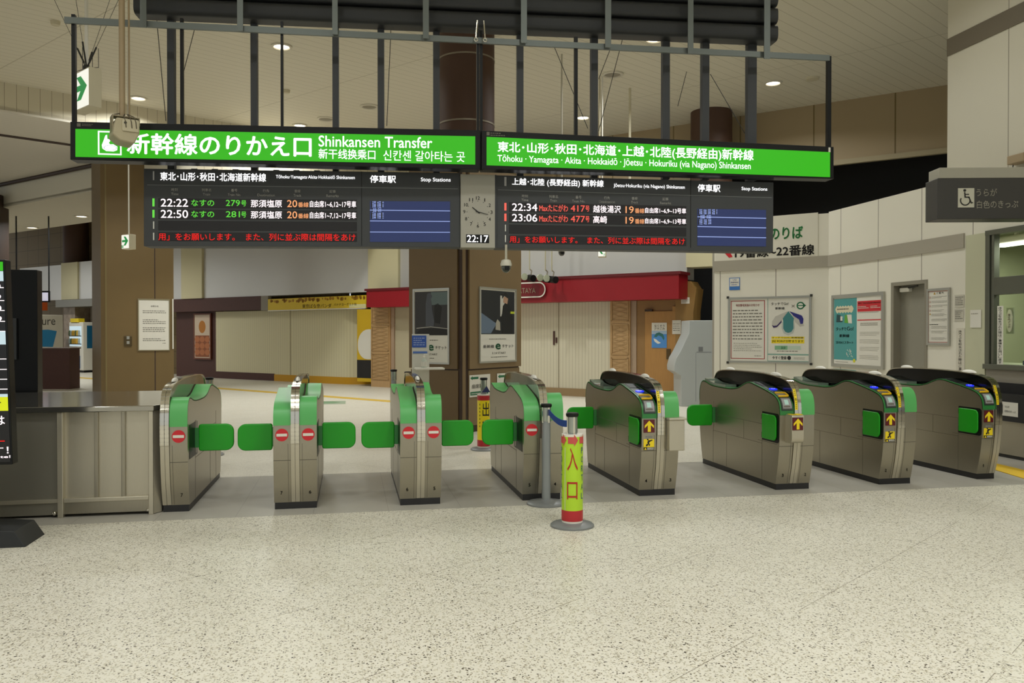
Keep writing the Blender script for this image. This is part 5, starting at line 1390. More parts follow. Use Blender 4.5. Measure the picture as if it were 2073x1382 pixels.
# vending machines at the far left
vp = Plane((23.0, 0), -45)
vm = On(vp, 150, 748, 'vending_machine', 'lit drinks vending machine with blue patch on its side', 'vending machine', z=0.0)
u0, u1 = vp.loc(140, 700)[0] - vm.u0, vp.loc(168, 700)[0] - vm.u0
hv = vm.l(155, 652)[1]
MB().box(u0, u1, 0, .85, .08, hv).build('cabinet', WHITE, vm.root, .02)
MB().box(u0 + .05, u1 - .03, .05, .8, 0, .08).build('foot', BLACK, vm.root)
wn_ = MB().box(u0 + .05, u1 - .1, -.01, .02, .98, hv - .15).build('display_window', E_COOL, vm.root)
rd = random.Random(5)
for k_, zr_ in enumerate((hv - .50, hv - .80, hv - 1.08, hv - 1.32)):
    if zr_ < .9: continue
    MB().box(u0 + .05, u1 - .1, -.03, -.008, zr_ - .03, zr_).build('rack_edge', BLACK, wn_)
    for i in range(7):
        xb_ = u0 + .10 + (u1 - u0 - .25) * i / 6.5
        MB().lathe([(.045, zr_), (.045, zr_ + .15), (.02, zr_ + .2)], (xb_, -.03), 8).build('sample_bottle', mat('drink_%d' % rd.randrange(4), rd.choice(('c9a13a', 'd8d4c4', '5d6f4a', 'a8b6b4')), .4), wn_)
MB().box(u0 + .05, u0 + .8 * (u1 - u0), -.012, .02, .15, .62).build('blue_print', mat('vending_blue', '2b6ea0', .4), vm.root)
MB().box(u0 + .2, u1 - .25, -.02, .02, .55, .72).build('outlet_flap', BLACK, vm.root)
MB().box(u1 - .001, u1 + .004, .15, .8, .9, 1.75).build('side_patch', mat('teal_blue_print', '16648a', .4), vm.root)
MB().box(u0 + .15, u1 - .25, -.03, .2, hv, hv + .14).build('top_sign', YELLOW, vm.root)
ap = Plane((0, 0), 45); aw = EYE + ray(128, 675) * 30; ap.p = Vector((aw.x, aw.y, 0))
am = On(ap, 110, 700, 'vending_machine', 'white vending machine side with grey lettering and teal patch, behind the low brown wall', 'vending machine', z=0.0)
u0, u1 = ap.loc(40, 700)[0] - am.u0, ap.loc(128, 700)[0] - am.u0
ha = am.l(100, 637)[1]
MB().box(u0, u1, 0, .9, 0.0, ha).build('cabinet', mat('vending_grey_white', 'a59f8f', .5), am.root, .02)
am.text('acure', 66, 112, 646.5, 658, INK_GREY, -.01, -.01, -.004, .012)
q_ = [am.l(66, 701), am.l(107, 702), am.l(115, 670), am.l(98, 667), am.l(66, 668)]
MB().prism(q_, -.004, .01, 'y').build('teal_patch', MATS['teal_blue_print'], am.root)
pv = Plane((0, 0), -11.2); pw = EYE + ray(110, 675) * 21.3; pv.p = Vector((pw.x, pw.y, 0))
lw = On(pv, 100, 780, 'partition', 'low dark red-brown partition in front of the vending machines', 'partition', z=0.0)
a, b_, c, d = lw.rect(30, 141, 706, 780)
MB().box(a, b_, 0, .5, 0, d).build('panel', BRICK_DK, lw.root); MB().box(a - .02, b_ + .02, -.03, .53, d, d + .03).build('coping', mat('coping', '6b564a', .5), lw.root)
shop_box('shop_wall', 'cream wall end beside the lit vending machine', 'wall piece', vp, 188, 260, 0, 2.7, mat('cream_side_wall', 'a59a72', .6), .3, .9)
shop_box('shop_facade', 'striped product shelf front beside the lit vending machine', 'shop front', vp, 118, 141, 0, 2.45, mat('product_print', '9b8a78', .5, noise=.6, nscale=6), .2, .8)
shop_box('lintel_panel', 'grey lighting rail housing over the vending machine', 'panel', vp, 118, 205, 2.45, 2.72, mat('grey_rail_housing', '77746a', .4, .3), -.1, .6)
shop_box('orange_sign', 'small orange sign over the low brown wall', 'sign', vp, 60, 91, 2.35, 2.75, mat('orange_print', 'c2551c', .5), -.2, .1)
# ================================================================== things hung from the ceiling
ARROW = [(-.40, .10), (-.40, -.10), (.05, -.10), (-.18, -.42), (.06, -.42), (.42, 0), (.06, .42), (-.18, .42), (.05, .10)]
EXIT_G = mat('exit_green', '22a850', .5, emit=.6)
def exit_sign(plane, x0, x1, yt, yb, depth_t, label, flip=False, pole=None, ztop=CEIL):
    o = On(plane, (x0 + x1) / 2, yb, 'exit_sign', label, 'exit sign')
    a, b_, c, d = o.rect(x0, x1, yt, yb)
    MB().box(a, b_, 0, depth_t, c, d).build('casing', BEIGE, o.root, .008)
    k = .02 if b_ - a > .3 else .012
    f = MB().box(a + k * .5, b_ - k, -.008, 0, c + k, d - k).build('lit_face', E_EXIT, o.root)
    w = min(b_ - a, d - c); cx_, cz_ = (a + b_) / 2, (c + d) / 2 + (d - c) * .04
    sx = -1 if flip else 1
    MB().prism([(cx_ + sx * p * (b_ - a) * .95, cz_ + q * (d - c) * .72) for p, q in ARROW], -.012, -.008, 'y').build('green_arrow', EXIT_G, f)
    m_ = MB(); h = (d - c) * .2; xx = a + (b_ - a) * (.72 if flip else .05); ww = (b_ - a) * .22
    m_.box(xx, xx + ww * .15, -.012, -.008, c + k * 1.5, c + k * 1.5 + h).box(xx + ww * .85, xx + ww, -.012, -.008, c + k * 1.5, c + k * 1.5 + h).box(xx, xx + ww, -.012, -.008, c + k * 1.5 + h * .9, c + k * 1.5 + h)
    m_.prism([(xx + ww * .3, c + k * 1.5), (xx + ww * .5, c + k * 1.5 + h * .4), (xx + ww * .7, c + k * 1.5), (xx + ww * .62, c + k * 1.5 + h * .7), (xx + ww * .4, c + k * 1.5 + h * .7)], -.012, -.008, 'y')
    m_.build('running_figure', EXIT_G, f)
    MB().tube(((a + b_) / 2, depth_t / 2, d), ((a + b_) / 2, depth_t / 2, ztop - o.z0), pole, 12).build('pole', WHITE, o.root)
    o.ab = (a, b_, c, d); o.t = depth_t
    return o
d0 = EYE + ray(181, 675) * 10.2
eo = exit_sign(Plane((d0.x, d0.y), -52), 146, 181, 143, 222, .15, 'big lit exit sign with green right arrow on a white pole', pole=.022)
a, b_, c, d = eo.ab; top = Vector(((a + b_) / 2, eo.t / 2, d + .05))
w_ = MB()
for dx, dy, dz in ((-.55, -.2, 1.0), (-.25, .35, .9), (.3, -.3, 1.1), (.6, .2, .9)):
    e_ = top + Vector((dx, dy, dz)) * .45
    w_.path([top, top.lerp(e_, .6)], .011, 6); w_.path([top.lerp(e_, .6), top + Vector((dx, dy, dz)) * 1.55], .003, 5)
    w_.path([top, top + Vector((dx * .35, dy * .3, -.02)), top + Vector((dx * .34, dy * .3, .22))], .004, 5)
w_.build('wire_stay', STEEL_DK, eo.root)
MB().lathe([(.05, d), (.05, d + .06), (.03, d + .09)], (top.x, top.y), 14).build('pole_cap', STEEL_DK, eo.root)
d0 = EYE + ray(262, 675) * 13.0
exit_sign(Plane((d0.x, d0.y), -40), 246.5, 262, 474, 504, .12, 'small lit exit sign on a thin pole before the wide brown column', pole=.011)
d0 = EYE + ray(1218, 675) * 15.0
exit_sign(Plane((d0.x, d0.y), -22), 1210.5, 1226.5, 496, 520, .14, 'small lit exit sign with left-pointing arrow under the second board', flip=True, pole=.012)
# beige loudspeaker / lamp box on a tan pole
gp = EYE + ray(254, 240) * 6.9
sk = thing('hanging_loudspeaker', 'old beige boxed loudspeaker hanging on a tan pole before the green sign', 'loudspeaker', (gp.x, gp.y, gp.z), R(24))
MB().tube((-.025, 0, 0), (-.025, 0, CEIL - gp.z), .024, 14).build('pole', TAN, sk)
MB().tube((.035, .03, -.02), (.035, .03, CEIL - gp.z), .008, 8).build('conduit', TAN, sk)
MB().prism([(-.085, -.02), (.09, -.02), (.095, -.13), (.05, -.225), (-.06, -.21), (-.115, -.165), (-.10, -.07)], -.10, .12, 'y').build('housing', mat('dirty_beige', 'b6ab8d', .6, noise=.1, nscale=12), sk, .012)
MB().prism(rrect(-.045, .085, -.13, -.03, .01), -.112, -.10, 'y').build('cover_plate', mat('dirty_beige_light', 'c3b99c', .55), sk, .004)
b = MB(); b.box(-.11, -.10, -.05, .07, -.16, .005).box(.095, .105, -.05, .07, -.06, .005).box(-.11, .105, -.05, .07, 0.0, .012); b.build('bracket', mat('bracket_beige', '9a8f74', .5, .2), sk, .003)
b = MB(); b.tube((-.02, -.115, -.06), (-.02, -.108, -.06), .011, 12).tube((-.02, -.113, -.06), (-.02, -.118, -.06), .006, 10); b.build('key_lock', STEEL_DK, sk)
b = MB()
for x0 in (-.03, .015, .05): b.path([(x0 * .3, -.03, .03), (x0, -.09, .0), (x0 + .01, -.118, -.05), (x0 + .015, -.115, -.10)], .004, 6)
b.path([(-.03, 0, .04), (-.09, -.03, .015), (-.11, -.04, .0)], .006, 6).build('cable', mat('grey_brown_cable', '5d5444', .6), sk)
# dome cameras
def dome(px, py, dpt, label, ztop, k=1.0):
    p = EYE + ray(px, py) * dpt
    t = thing('dome_camera', label, 'camera', (p.x, p.y, p.z), 0, 'dome cameras')
    MB().ellipsoid((0, 0, 0), (.075, .075, .085)).build('dome', mat('camera_dome', '54544c', .15, coat=.4), t)
    MB().lathe([(.085, .02), (.09, .05), (.07, .11), (.02, .13)], n=24).build('hood', mat('camera_white', 'cfcaba', .45), t)
    MB().box(-.035, .035, -.08, -.06, -.05, .02).build('lens', BLACK, t)
    MB().tube((0, 0, .12), (0, 0, (ztop - p.z) / k), .02, 10).build('pole', mat('camera_pole', 'b8b2a0', .5), t)
    t.scale = (k, k, k)
dome(1024.5, 541, 7.8, 'dome camera hanging in front of the lighter column face', 2.30, .62)
dome(1137, 511, 13.9, 'dome camera just under the second departure board', CEIL, .72)
def spot(px, py, dpt, label):
    p = EYE + ray(px, py) * dpt
    t = thing('spotlight', label, 'spotlight', (p.x, p.y, p.z), R(20), 'unlit spotlights before the red fascia')
    MB().tube((0, -.10, -.02), (0, .08, 0), .08, 16).build('head', BLACK, t)
    MB().tube((-.15, .06, .02), (-.15, .03, .02), .08, 16).build('clear_disc', mat('spot_glass', 'a9ad94', .2), t)
    MB().path([(0, 0, .07), (.02, 0, .16), (-.04, 0, .2)], .014, 6).build('yoke', STEEL, t)
    e_ = (PSH.p - p).dot(PSH.n); za = 4.3 - p.z; q_ = Vector((PSH.n.x, PSH.n.y, 0)) * e_; q_.rotate(Euler((0, 0, -R(20))))
    MB().tube((-.04, 0, .18), (-.04, 0, za), .014, 8).tube((-.04, 0, za), (q_.x - .04, q_.y, za), .014, 8).build('rod', mat('rod_beige', 'a9a284', .5), t)
spot(1075, 562, 18.6, 'black hanging spotlight nearest the brown column'); spot(1107, 564, 18.3, 'black hanging spotlight in the middle of the three'); spot(1120, 565, 18.2, 'black hanging spotlight farthest from the brown column')
# ceiling rods seen behind the sign frame
for px, py0, py1, dpt, r_ in ((1275, 165, 345, 15.8, .024), (1214, 150, 330, 15.2, .013)):
    p = EYE + ray(px, py1) * dpt
    o = MB().tube((p.x, p.y, p.z - .3), (p.x, p.y, CEIL), r_, 12).build('ceiling_rod', BEIGE)
    tag(o, 'thicker pale rod hanging from the ceiling behind the sign frame' if r_ > .02 else 'thinnest pale rod hanging from the ceiling behind the sign frame', 'rod', 'pale ceiling rods')
# hanging screen, far left
p = EYE + ray(90, 600) * 24.5
hs = thing('hanging_screen', 'small lit screen hung on two black rods over the low partition', 'screen', (p.x, p.y, p.z), R(-11))
MB().box(-.35, .13, 0, .08, -.17, .17).build('casing', BLACK, hs); MB().box(-.33, .11, -.006, 0, -.13, .12).build('lit_face', mat('lit_lilac', 'd9d5e6', .4, emit=.8), hs)
b = MB().box(-.2, .05, -.009, -.006, -.08, .07); b.box(-.17, .02, -.012, -.009, -.05, .04); b.build('outline', mat('lit_lilac2', 'e8e4f0', .4, emit=.7), hs)
for x in (.115, -.86): MB().tube((x, .04, -.17 if x > 0 else -.1), (x, .04, Z_L - p.z), .02, 8).build('rod', BLACK, hs)
MB().box(-.86, .1, .03, .06, .1, .14).build('cross_bar', BLACK, hs)

# downlights in the ceilings
def downlight(px, py, zc, r, lit, label):
    p = at_z(px, py, zc)
    t = thing('downlight', label, 'ceiling light', (p.x, p.y, zc), 0, 'round ceiling lights')
    MB().lathe([(r, 0), (r, -.02), (r * .78, -.028), (r * .72, -.012), (r * .70, 0)][::-1], n=32).build('rim', mat('rim_white', 'cfc8b6', .4), t)
    MB().lathe([(r * .70, -.012), (r * .70, -.004)], n=28).build('diffuser', E_LAMP if lit else mat('lamp_off', '8f8775', .4), t)
    if lit: lamp(p.x, p.y, zc - .04, LAMP_W * lit, r * 1.6)
for px, py, lit, lab in ((570, 93, .75, 'lit round ceiling light above the left green sign'), (1565, 167, .8, 'lit round ceiling light right of the sign frame'), (280, 198, .9, 'lit round ceiling light close to the panelled bulkhead'), (607, 253, .7, 'lit round ceiling light just above the green transfer sign'), (1180, 237, .8, 'lit round ceiling light seen above the second green sign'), (1325, 78, .8, 'lit round ceiling light under the dark beams')):
    downlight(px, py, CEIL, .17, lit, lab)
for px, py, lab in ((748, 215, 'unlit round ceiling light plate left of the round column'), (1240, 150, 'unlit round ceiling light plate between the posts'), (660, 240, 'unlit small ceiling plate above the transfer sign')):
    downlight(px, py, CEIL, .2, 0, lab)
for px, py, lab in ((65, 460, 'lit light in the low ceiling, the one nearer the photo edge'), (165, 437, 'lit light in the low ceiling beside the far round column')):
    downlight(px, py, Z_L, .2, 1.0, lab)
for x, y, lit in ((-8.5, 26.0, 1.2), (-12, 31, 1.2), (2.4, 16.6, 1.6), (-1.5, 19.0, 1.7), (5.2, 13.6, .9), (8.6, 12.6, .4), (-6, 12.0, .7), (-4.6, 17.0, .9), (1.9, 8.8, .5), (5.6, 8.4, .6), (-2.2, 9.2, .5)):  # extra fill lamps without fixtures, added to brighten the far hall and gates
    lamp(x, y, (Z_L if (x < -3 and y > 19) else CEIL) - .06, LAMP_W * lit, .3)
for px, py, lab, k_ in ((112, 43, 'small beige detector on the planked ceiling', 0), (1645, 157, 'small ceiling sensor right of the sign frame', 1), (580, 182, 'small ceiling sprinkler near the lit light', 2)):
    p = at_z(px, py, CEIL)
    t = MB().lathe([(.03, -.07), (.06, -.06), (.07, 0)] if k_ != 1 else [(.02, -.05), (.11, -.04), (.12, 0)], (0, 0), 18).build('ceiling_detector', BEIGE)
    t.location = (p.x, p.y, CEIL); tag(t, lab, 'detector')

# ================================================================== office wall: posters, sign, window things
o = framed(PC.off(.002), 1474.5, 1643, 603, 736, 'wide poster frame holding a red-bordered notice and a rail points poster', -.037, -.012, .035, .03, 'framed_poster')
R_ = mat('poster_red_border', 'a3312f', .5)
def border(o, x0, x1, z0, z1, w, m, k=1):
    a, b_, c, d = o.r
    X_ = lambda f: a + (b_ - a) * f; Z_ = lambda f: c + (d - c) * f
    wx = w / (b_ - a); wz = w / (d - c)
    q = MB(); y0, y1 = o.y - .0012 * k, o.y
    for r in ((x0, x1, z1 - wz, z1), (x0, x1, z0, z0 + wz), (x0, x0 + wx, z0, z1), (x1 - wx, x1, z0, z1)): q.box(X_(r[0]), X_(r[1]), y0, y1, Z_(r[2]), Z_(r[3]))
    return q.build('border_print', m, o.root)
border(o, .035, .455, .06, .945, .012, R_)
ptext(o, '特別警戒実施のお知らせ', .10, .39, .855, .895, R_)
plines(o, .06, .43, .34, .82, 10, INK_GREY, 11, .30); plines(o, .07, .42, .17, .31, 5, mat('light_grey_print', '8d897c', .7), 12, .25); plines(o, .33, .42, .095, .12, 1, INK_GREY, 13)
patch(o, R4(.487, .494, .04, .97), mat('poster_teal_edge', '7fa596', .5), 'green_edge'); patch(o, R4(.487, .97, .125, .145), MATS['poster_teal_edge'], 'green_edge'); patch(o, R4(.487, .97, .03, .04), MATS['poster_teal_edge'], 'green_edge')
ptext(o, 'タッチでGo!', .53, .735, .865, .91, INK); ptext(o, '新幹線', .58, .69, .80, .84, INK, .03); ptext(o, '×', .77, .81, .83, .87, INK_GREY, 0)
patch(o, disc(.875, .855, .046, 28, .056), TXG, 'round_emblem'); patch(o, [(.90, .895), (.94, .855), (.90, .815)], TXG, 'emblem_point'); patch(o, disc(.875, .855, .03, 24, .037), PAPER, 'emblem_ring', 2); patch(o, R4(.845, .905, .848, .862), TXG, 'emblem_bar', 3)
patch(o, [(.735, .775), (.80, .67), (.795, .62), (.795, .52), (.77, .47), (.735, .455), (.70, .47), (.675, .52), (.675, .62), (.67, .67)], mat('train_teal', '3f7f80', .4), 'train_nose_print', 3)
patch(o, [(.66, .62), (.655, .53), (.68, .45), (.735, .42), (.79, .45), (.81, .53), (.805, .62), (.795, .52), (.77, .47), (.735, .455), (.70, .47), (.675, .52), (.675, .62)], mat('train_pale', 'b9bfb8', .4), 'train_skirt_print', 2)
patch(o, [(.725, .775), (.58, .70), (.545, .63), (.54, .57), (.56, .53), (.60, .54), (.65, .61), (.67, .67)], mat('train_white', 'bdb9ae', .4), 'white_train_print', 2)
patch(o, [(.54, .57), (.56, .53), (.60, .54), (.655, .61), (.655, .64), (.60, .565), (.565, .56)], mat('train_purple', '3a2a5a', .4), 'purple_band_print', 3)
patch(o, [(.745, .775), (.89, .71), (.91, .66), (.905, .59), (.875, .585), (.86, .65), (.80, .70)], mat('train_navy', '2b2a7a', .4), 'navy_train_print', 3)
patch(o, [(.775, .735), (.86, .66), (.905, .59), (.92, .56), (.87, .545), (.81, .62), (.80, .67)], MATS['train_white'], 'train_front_print', 2)
patch(o, R4(.535, .92, .37, .40), YELLOW, 'yellow_line'); patch(o, R4(.535, .92, .30, .36), YELLOW, 'yellow_line')
ptext(o, 'タッチでGo!に新規登録', .54, .91, .372, .397, INK, .008); ptext(o, 'JRE POINTが貯まります', .54, .91, .308, .352, INK, .008)
patch(o, R4(.575, .725, .205, .265), mat('poster_mid_green', '7fae86', .5), 'green_box'); patch(o, R4(.725, .88, .205, .265), mat('poster_pale_green', 'b9c9b4', .5), 'green_box'); ptext(o, '2.0', .65, .70, .22, .25, TXG, .02, 4); plines(o, .6, .86, .17, .20, 1, INK_GREY, 15)
ptext(o, '今すぐ登録', .545, .715, .06, .11, INK, .03); patch(o, disc(.745, .085, .022, 20, .03), INK, 'round_mark', 2); plines(o, .80, .93, .065, .10, 2, INK_GREY, 16, .3)
a, b_, c, d = o.r
for x_, z_ in ((a, c), (b_, c), (a, d), (b_, d)): MB().box(x_ - .02, x_ + .02, -.035, -.02, z_ - .02, z_ + .02).build('corner_clip', STEEL_DK, o.root)

o = framed(PX.off(.002), 1686, 1791.5, 599, 740, 'tall poster frame with a teal train poster and a white service notice', -.10, .09, .05, .03, 'framed_poster')
TEAL = mat('poster_teal', '4d9896', .4)
patch(o, R4(.045, .50, .10, .945), TEAL, 'teal_print')
patch(o, [(.09 + .33 * (i / 12), .83 + (.018 if i % 2 else 0)) for i in range(13)] + [(.44, .80)] + [(.42 - .33 * (i / 12), .76 - (.018 if i % 2 else 0)) for i in range(13)] + [(.07, .80)], mat('poster_cream_cloud', 'd9cfae', .5), 'cloud_print', 2)
plines(o, .11, .40, .785, .815, 1, INK_GREY, 17, .6, 3)
patch(o, [(.09, .62), (.22, .62), (.23, .67), (.17, .72), (.10, .73)], mat('poster_dark_teal', '21474a', .4), 'train_print', 2); patch(o, R4(.18, .22, .64, .70), PAPER, 'train_front_print', 3)
patch(o, [(.26, .61), (.41, .60), (.40, .72), (.27, .72)], PAPER, 'card_print', 2); patch(o, [(.26, .61), (.34, .605), (.31, .72), (.27, .72)], mat('card_green', '5da436', .5), 'card_green_print', 3)
ptext(o, 'タッチで', .09, .30, .50, .55, INK, .02); ptext(o, 'Go!', .31, .44, .505, .555, PAPER, .005); ptext(o, '新幹線', .16, .36, .41, .455, INK, .03); ptext(o, '2018.4.1スタート', .09, .44, .32, .36, INK, .02)
patch(o, disc(.455, .095, .024, 20, .026), mat('poster_lemon', 'd6cf2c', .5), 'yellow_mark', 2); plines(o, .08, .35, .06, .08, 1, INK_GREY, 18)
b = MB(); rd = random.Random(9); a, b_, c, d = o.r
for i in range(14):
    fx, fz = .30 + .13 * rd.random(), .13 + .11 * rd.random(); b.box(a + (b_ - a) * fx, a + (b_ - a) * (fx + .008), o.y - .003, o.y, c + (d - c) * fz, c + (d - c) * (fz + .02))
b.build('dot_print', PAPER, o.root)
pr = patch(o, R4(.515, .955, .755, .895), RED, 'red_header', 2); ptext(o, 'EAST Train Status Information', .53, .94, .855, .88, PAPER, .006, 4); plines(o, .53, .73, .79, .83, 2, PAPER, 19, .4, 4); plines(o, .76, .94, .79, .83, 2, PAPER, 20, .4, 4)
patch(o, R4(.515, .955, .635, .648), RED, 'red_line', 2); plines(o, .52, .93, .735, .75, 1, INK_GREY, 21, .4); plines(o, .57, .9, .565, .61, 2, INK_GREY, 22, .35)
for z in (.49, .39, .29, .18): plines(o, .56, .92, z - .06, z, 3, MATS['light_grey_print'], int(z * 100), .22)
o = framed(PX.off(.002), 1878.5, 1925, 584, 698, 'tall framed white notice with red edge beside the grey door', -.03, .03, .03, .025, 'notice_board', 'notice')
border(o, .06, .92, .05, .95, .006, R_); ptext(o, 'ご 案 内', .42, .72, .90, .935, INK)
patch(o, [(.28, .895), (.38, .895), (.33, .935)], mat('warning_ochre', 'b58a16', .5), 'warning_mark'); patch(o, [(.10, .54), (.18, .54), (.14, .57)], MATS['warning_ochre'], 'warning_mark')
for i, z in enumerate((.845, .765, .69, .61)): 
    patch(o, disc(.13, z, .035, 16, .016), R_, 'red_ring'); patch(o, disc(.13, z, .022, 16, .010), PAPER, 'ring_centre', 2); plines(o, .2, .88, z - .022, z + .02, 2, INK_GREY, 30 + i, .25)
for i, z in enumerate((.56, .47, .34, .26, .14)): plines(o, .2, .88, z - .05, z, 3, INK_GREY, 40 + i, .25)
plines(o, .12, .5, .355, .375, 1, INK, 50, .6)
o = On(PC.off(.003), 1487, 587, 'sticker', 'small blue and white wireless sticker high on the white wall', 'sticker'); o.r = o.rect(1476.5, 1498, 562, 587, -.01, -.01); o.y = -.004
MB().box(o.r[0], o.r[1], -.004, 0, o.r[2], o.r[3]).build('sheet', mat('sticker_blue', '3f74b8', .4), o.root)
patch(o, R4(.06, .94, .30, .95), PAPER, 'white_print'); ptext(o, 'WiMAX', .12, .88, .55, .68, mat('blue_lettering', '2b4f9a', .5), .02); ptext(o, 'UQ', .34, .68, .75, .88, MATS['blue_lettering'], .01); plines(o, .2, .8, .38, .48, 1, MATS['blue_lettering'], 51, .5)
# platform sign panel
ps = On(PC.off(.004), 1555, 531, 'platform_sign', 'white wall sign for platforms 19 to 22 with green and black lettering', 'sign')
q_ = ps.rect(1449, 1656, 443, 529, -.045, -.04)
MB().box(q_[0], q_[1], -.006, 0, q_[2], q_[3]).build('panel', mat('sign_white', 'dcd7c6', .45), ps.root)
GRN = mat('sign_green', '348c4c', .5)
ps.text('新幹線のりば', 1492, 1626, 462, 490, GRN, -.045, -.05, -.010, .06)
ps.text('19番線~22番線', 1488, 1649, 501, 523, INK, -.045, -.045, -.010, .05)
MB().prism([ps.l(1476, 521.5), ps.l(1483.5, 519.8), ps.l(1472, 500), ps.l(1466, 494), ps.l(1454, 497)], -.010, -.006, 'y').build('red_arrow', RED, ps.root)
# upright lines of print
def vtext(o, s, x0, x1, yt, yb, m, y=-.004, bold=.01, fx=0.0):
    n = len(s); b = MB()
    for i, ch in enumerate(s):
        v, f = glyphs(ch, bold)
        ya, yb_ = yt + (yb - yt) * (i + .06) / n, yt + (yb - yt) * (i + .94) / n
        (ax, az), (bx, bz), (cx_, cz_), (dx, dz) = o.q(x0, x1, ya, yb_)
        if ch in 'っ、': bx = ax + (bx - ax) * .8
        b.add([((1 - q) * ((1 - p) * ax + p * bx) + q * ((1 - p) * dx + p * cx_), y, (1 - q) * ((1 - p) * az + p * bz) + q * ((1 - p) * dz + p * cz_)) for p, q in v], f)
    return b.build('lettering', m, o.root, smooth=0)
VT = 'きっぷを紛失された際はご事情をお伺いします'
o = On(PX.off(.003), 1946, 800, 'notice_strip', 'upright strip of lettering on the white wall beside the pale pier', 'notice')
q_ = o.rect(1936, 1953, 664, 800); MB().box(q_[0], q_[1], -.003, 0, q_[2], q_[3]).build('strip', mat('strip_white', 'd2ccbb', .5), o.root)
vtext(o, VT, 1941, 1947.5, 668, 800, INK_GREY)
for x0, x1, yt, yb, lab, n_ in ((1933, 1952, 597, 622, 'upper of two small grey notices above the upright lettering', 5), (1932.5, 1951, 625, 650, 'lower of two small grey notices above the upright lettering', 5)):
    o = On(PX.off(.003), (x0 + x1) / 2, yb, 'notice', lab, 'notice'); o.r = o.rect(x0, x1, yt, yb, -.02, 0); o.y = -.003
    MB().box(o.r[0], o.r[1], -.003, 0, o.r[2], o.r[3]).build('sheet', mat('greyish_paper', 'c3beae', .6), o.root); plines(o, .1, .92, .15, .9, n_, INK_GREY, n_ + yt, .3)
o = On(PX.off(.010), 1976, 663, 'notice', 'white sheet of paper stuck on the pale pier', 'notice'); o.r = o.rect(1964.5, 1986.5, 627, 663, 0, 0); o.y = -.004
MB().box(o.r[0], o.r[1], -.004, 0, o.r[2], o.r[3]).build('sheet', PAPER, o.root); plines(o, .1, .8, .72, .85, 1, MATS['light_grey_print'], 60, .3)
# in and on the window
o = On(PX.off(-.02), 2025, 738, 'notice_strip', 'white upright strip of lettering on the office window glass', 'notice')
q_ = o.rect(2019, 2031, 619, 738); MB().box(q_[0], q_[1], -.003, 0, q_[2], q_[3]).build('strip', PAPER, o.root)
vtext(o, VT, 2021.5, 2028.5, 621, 736, INK)
IP = Plane((7.9, 0), -90)
o = On(IP, 2044, 672, 'oval_plate', 'white oval plate with red lettering seen through the office window', 'plate')
q_ = o.rect(2038, 2050.5, 626, 672); cx_, cz_ = (q_[0] + q_[1]) / 2, (q_[2] + q_[3]) / 2
MB().prism(disc(cx_, cz_, (q_[1] - q_[0]) / 2, 30, (q_[3] - q_[2]) / 2), -.006, 0, 'y').build('plate', PAPER, o.root)
vtext(o, 'きっぷ', 2041.5, 2046.5, 634, 664, mat('red_brown_print', '8f3b2f', .6), -.009)
MB().box(q_[0] - .01, q_[1] + .01, 0.002, .015, q_[2] - .02, q_[3] + .02).build('holder', mat('grey_green_plate', '8f967c', .5), o.root)
p = PX.world(*PX.loc(2062, 690), 0)
tr = MB().box(7.78, 8.1, PX.world(PX.loc(2044, 697)[0], 0).y - 1.2, PX.world(PX.loc(2044, 697)[0], 0).y, 1.08, 1.13).build('counter_tray', mat('dark_blue_grey_tray', '3f4a55', .4))
tag(tr, 'dark tray on the counter just inside the office window', 'tray')
dk = MB().box(7.77, 8.5, yB + .02, yA - .02, 0.0, 1.07).build('office_desk', mat('office_desk_green', '8b8f78', .5)); tag(dk, 'green-grey counter inside the ticket office', 'desk')
lf = thing('office_light', 'long fluorescent ceiling light inside the ticket office', 'ceiling light')
q0 = PX.off(-.9).loc(2010, 497); w0 = PX.off(-.9).world(*q0)
lf.location = w0
MB().prism(rrect(-.06, .06, 0, .10, .04), -2.6, 0, 'y').build('casing', WHITE, lf, .01)
MB().box(-.05, .05, -2.55, -.12, -.012, 0.0).build('tube', E_OFFICE, lf)
for y_ in (-.4, -2.2): MB().box(-.02, .02, y_ - .02, y_ + .02, .1, 2.85 - w0.z).build('hanger', WHITE, lf)
l_ = bpy.data.lights.new('office_tube', 'AREA'); l_.shape = 'RECTANGLE'; l_.size = .1; l_.size_y = 2.4; l_.energy = 50; l_.color = (.93, 1.0, .82)
lo = bpy.data.objects.new('office_tube', l_); lo.location = w0 + Vector((0, -1.3, -.03)); COL.objects.link(lo)
# lower counter and accessible signs
zc0, zc1 = Plane((7.5, 0), -90).loc(2045, 853)[1], Plane((7.5, 0), -90).loc(2045, 797)[1]
P75 = Plane((7.5, 0), -90)
tc = On(P75, 2015, 850, 'ticket_counter', 'steel lower counter with a black band under the office window', 'counter', z=0.0)
ue = PX.loc(2000, 850)[0] - tc.u0
MB().box(ue - .3, ue + 5, 0.01, .1, .04, zc0).build('steel_front', mat('warm_steel', 'a19a88', .4, .6, noise=.05, nscale=4), tc.root)
MB().box(ue - .3, ue + 5, .02, .1, 0, .04).build('plinth', STEEL_DK, tc.root)
MB().box(ue - .3, ue + 5, -.01, .1, zc0, zc1).build('black_band', mat('black_band', '131315', .5), tc.root)
MB().box(ue - .3, ue + 5, .05, .1, zc1, .87).build('recess', VOID, tc.root)
o = On(P75.off(.012), 2042, 841, 'wheelchair_plate', 'small white wheelchair plate on the black band', 'plate'); o.r = o.rect(2018, 2061, 813, 842, .02, -.02); o.y = -.004
MB().box(o.r[0], o.r[1], -.004, 0, o.r[2], o.r[3]).build('sheet', PAPER, o.root)
patch(o, R4(.06, .30, .18, .80), INK, 'black_square')
ptext(o, 'うらが', .40, .62, .58, .74, INK_GREY); ptext(o, '白色のきっぷ', .40, .92, .26, .42, INK_GREY)
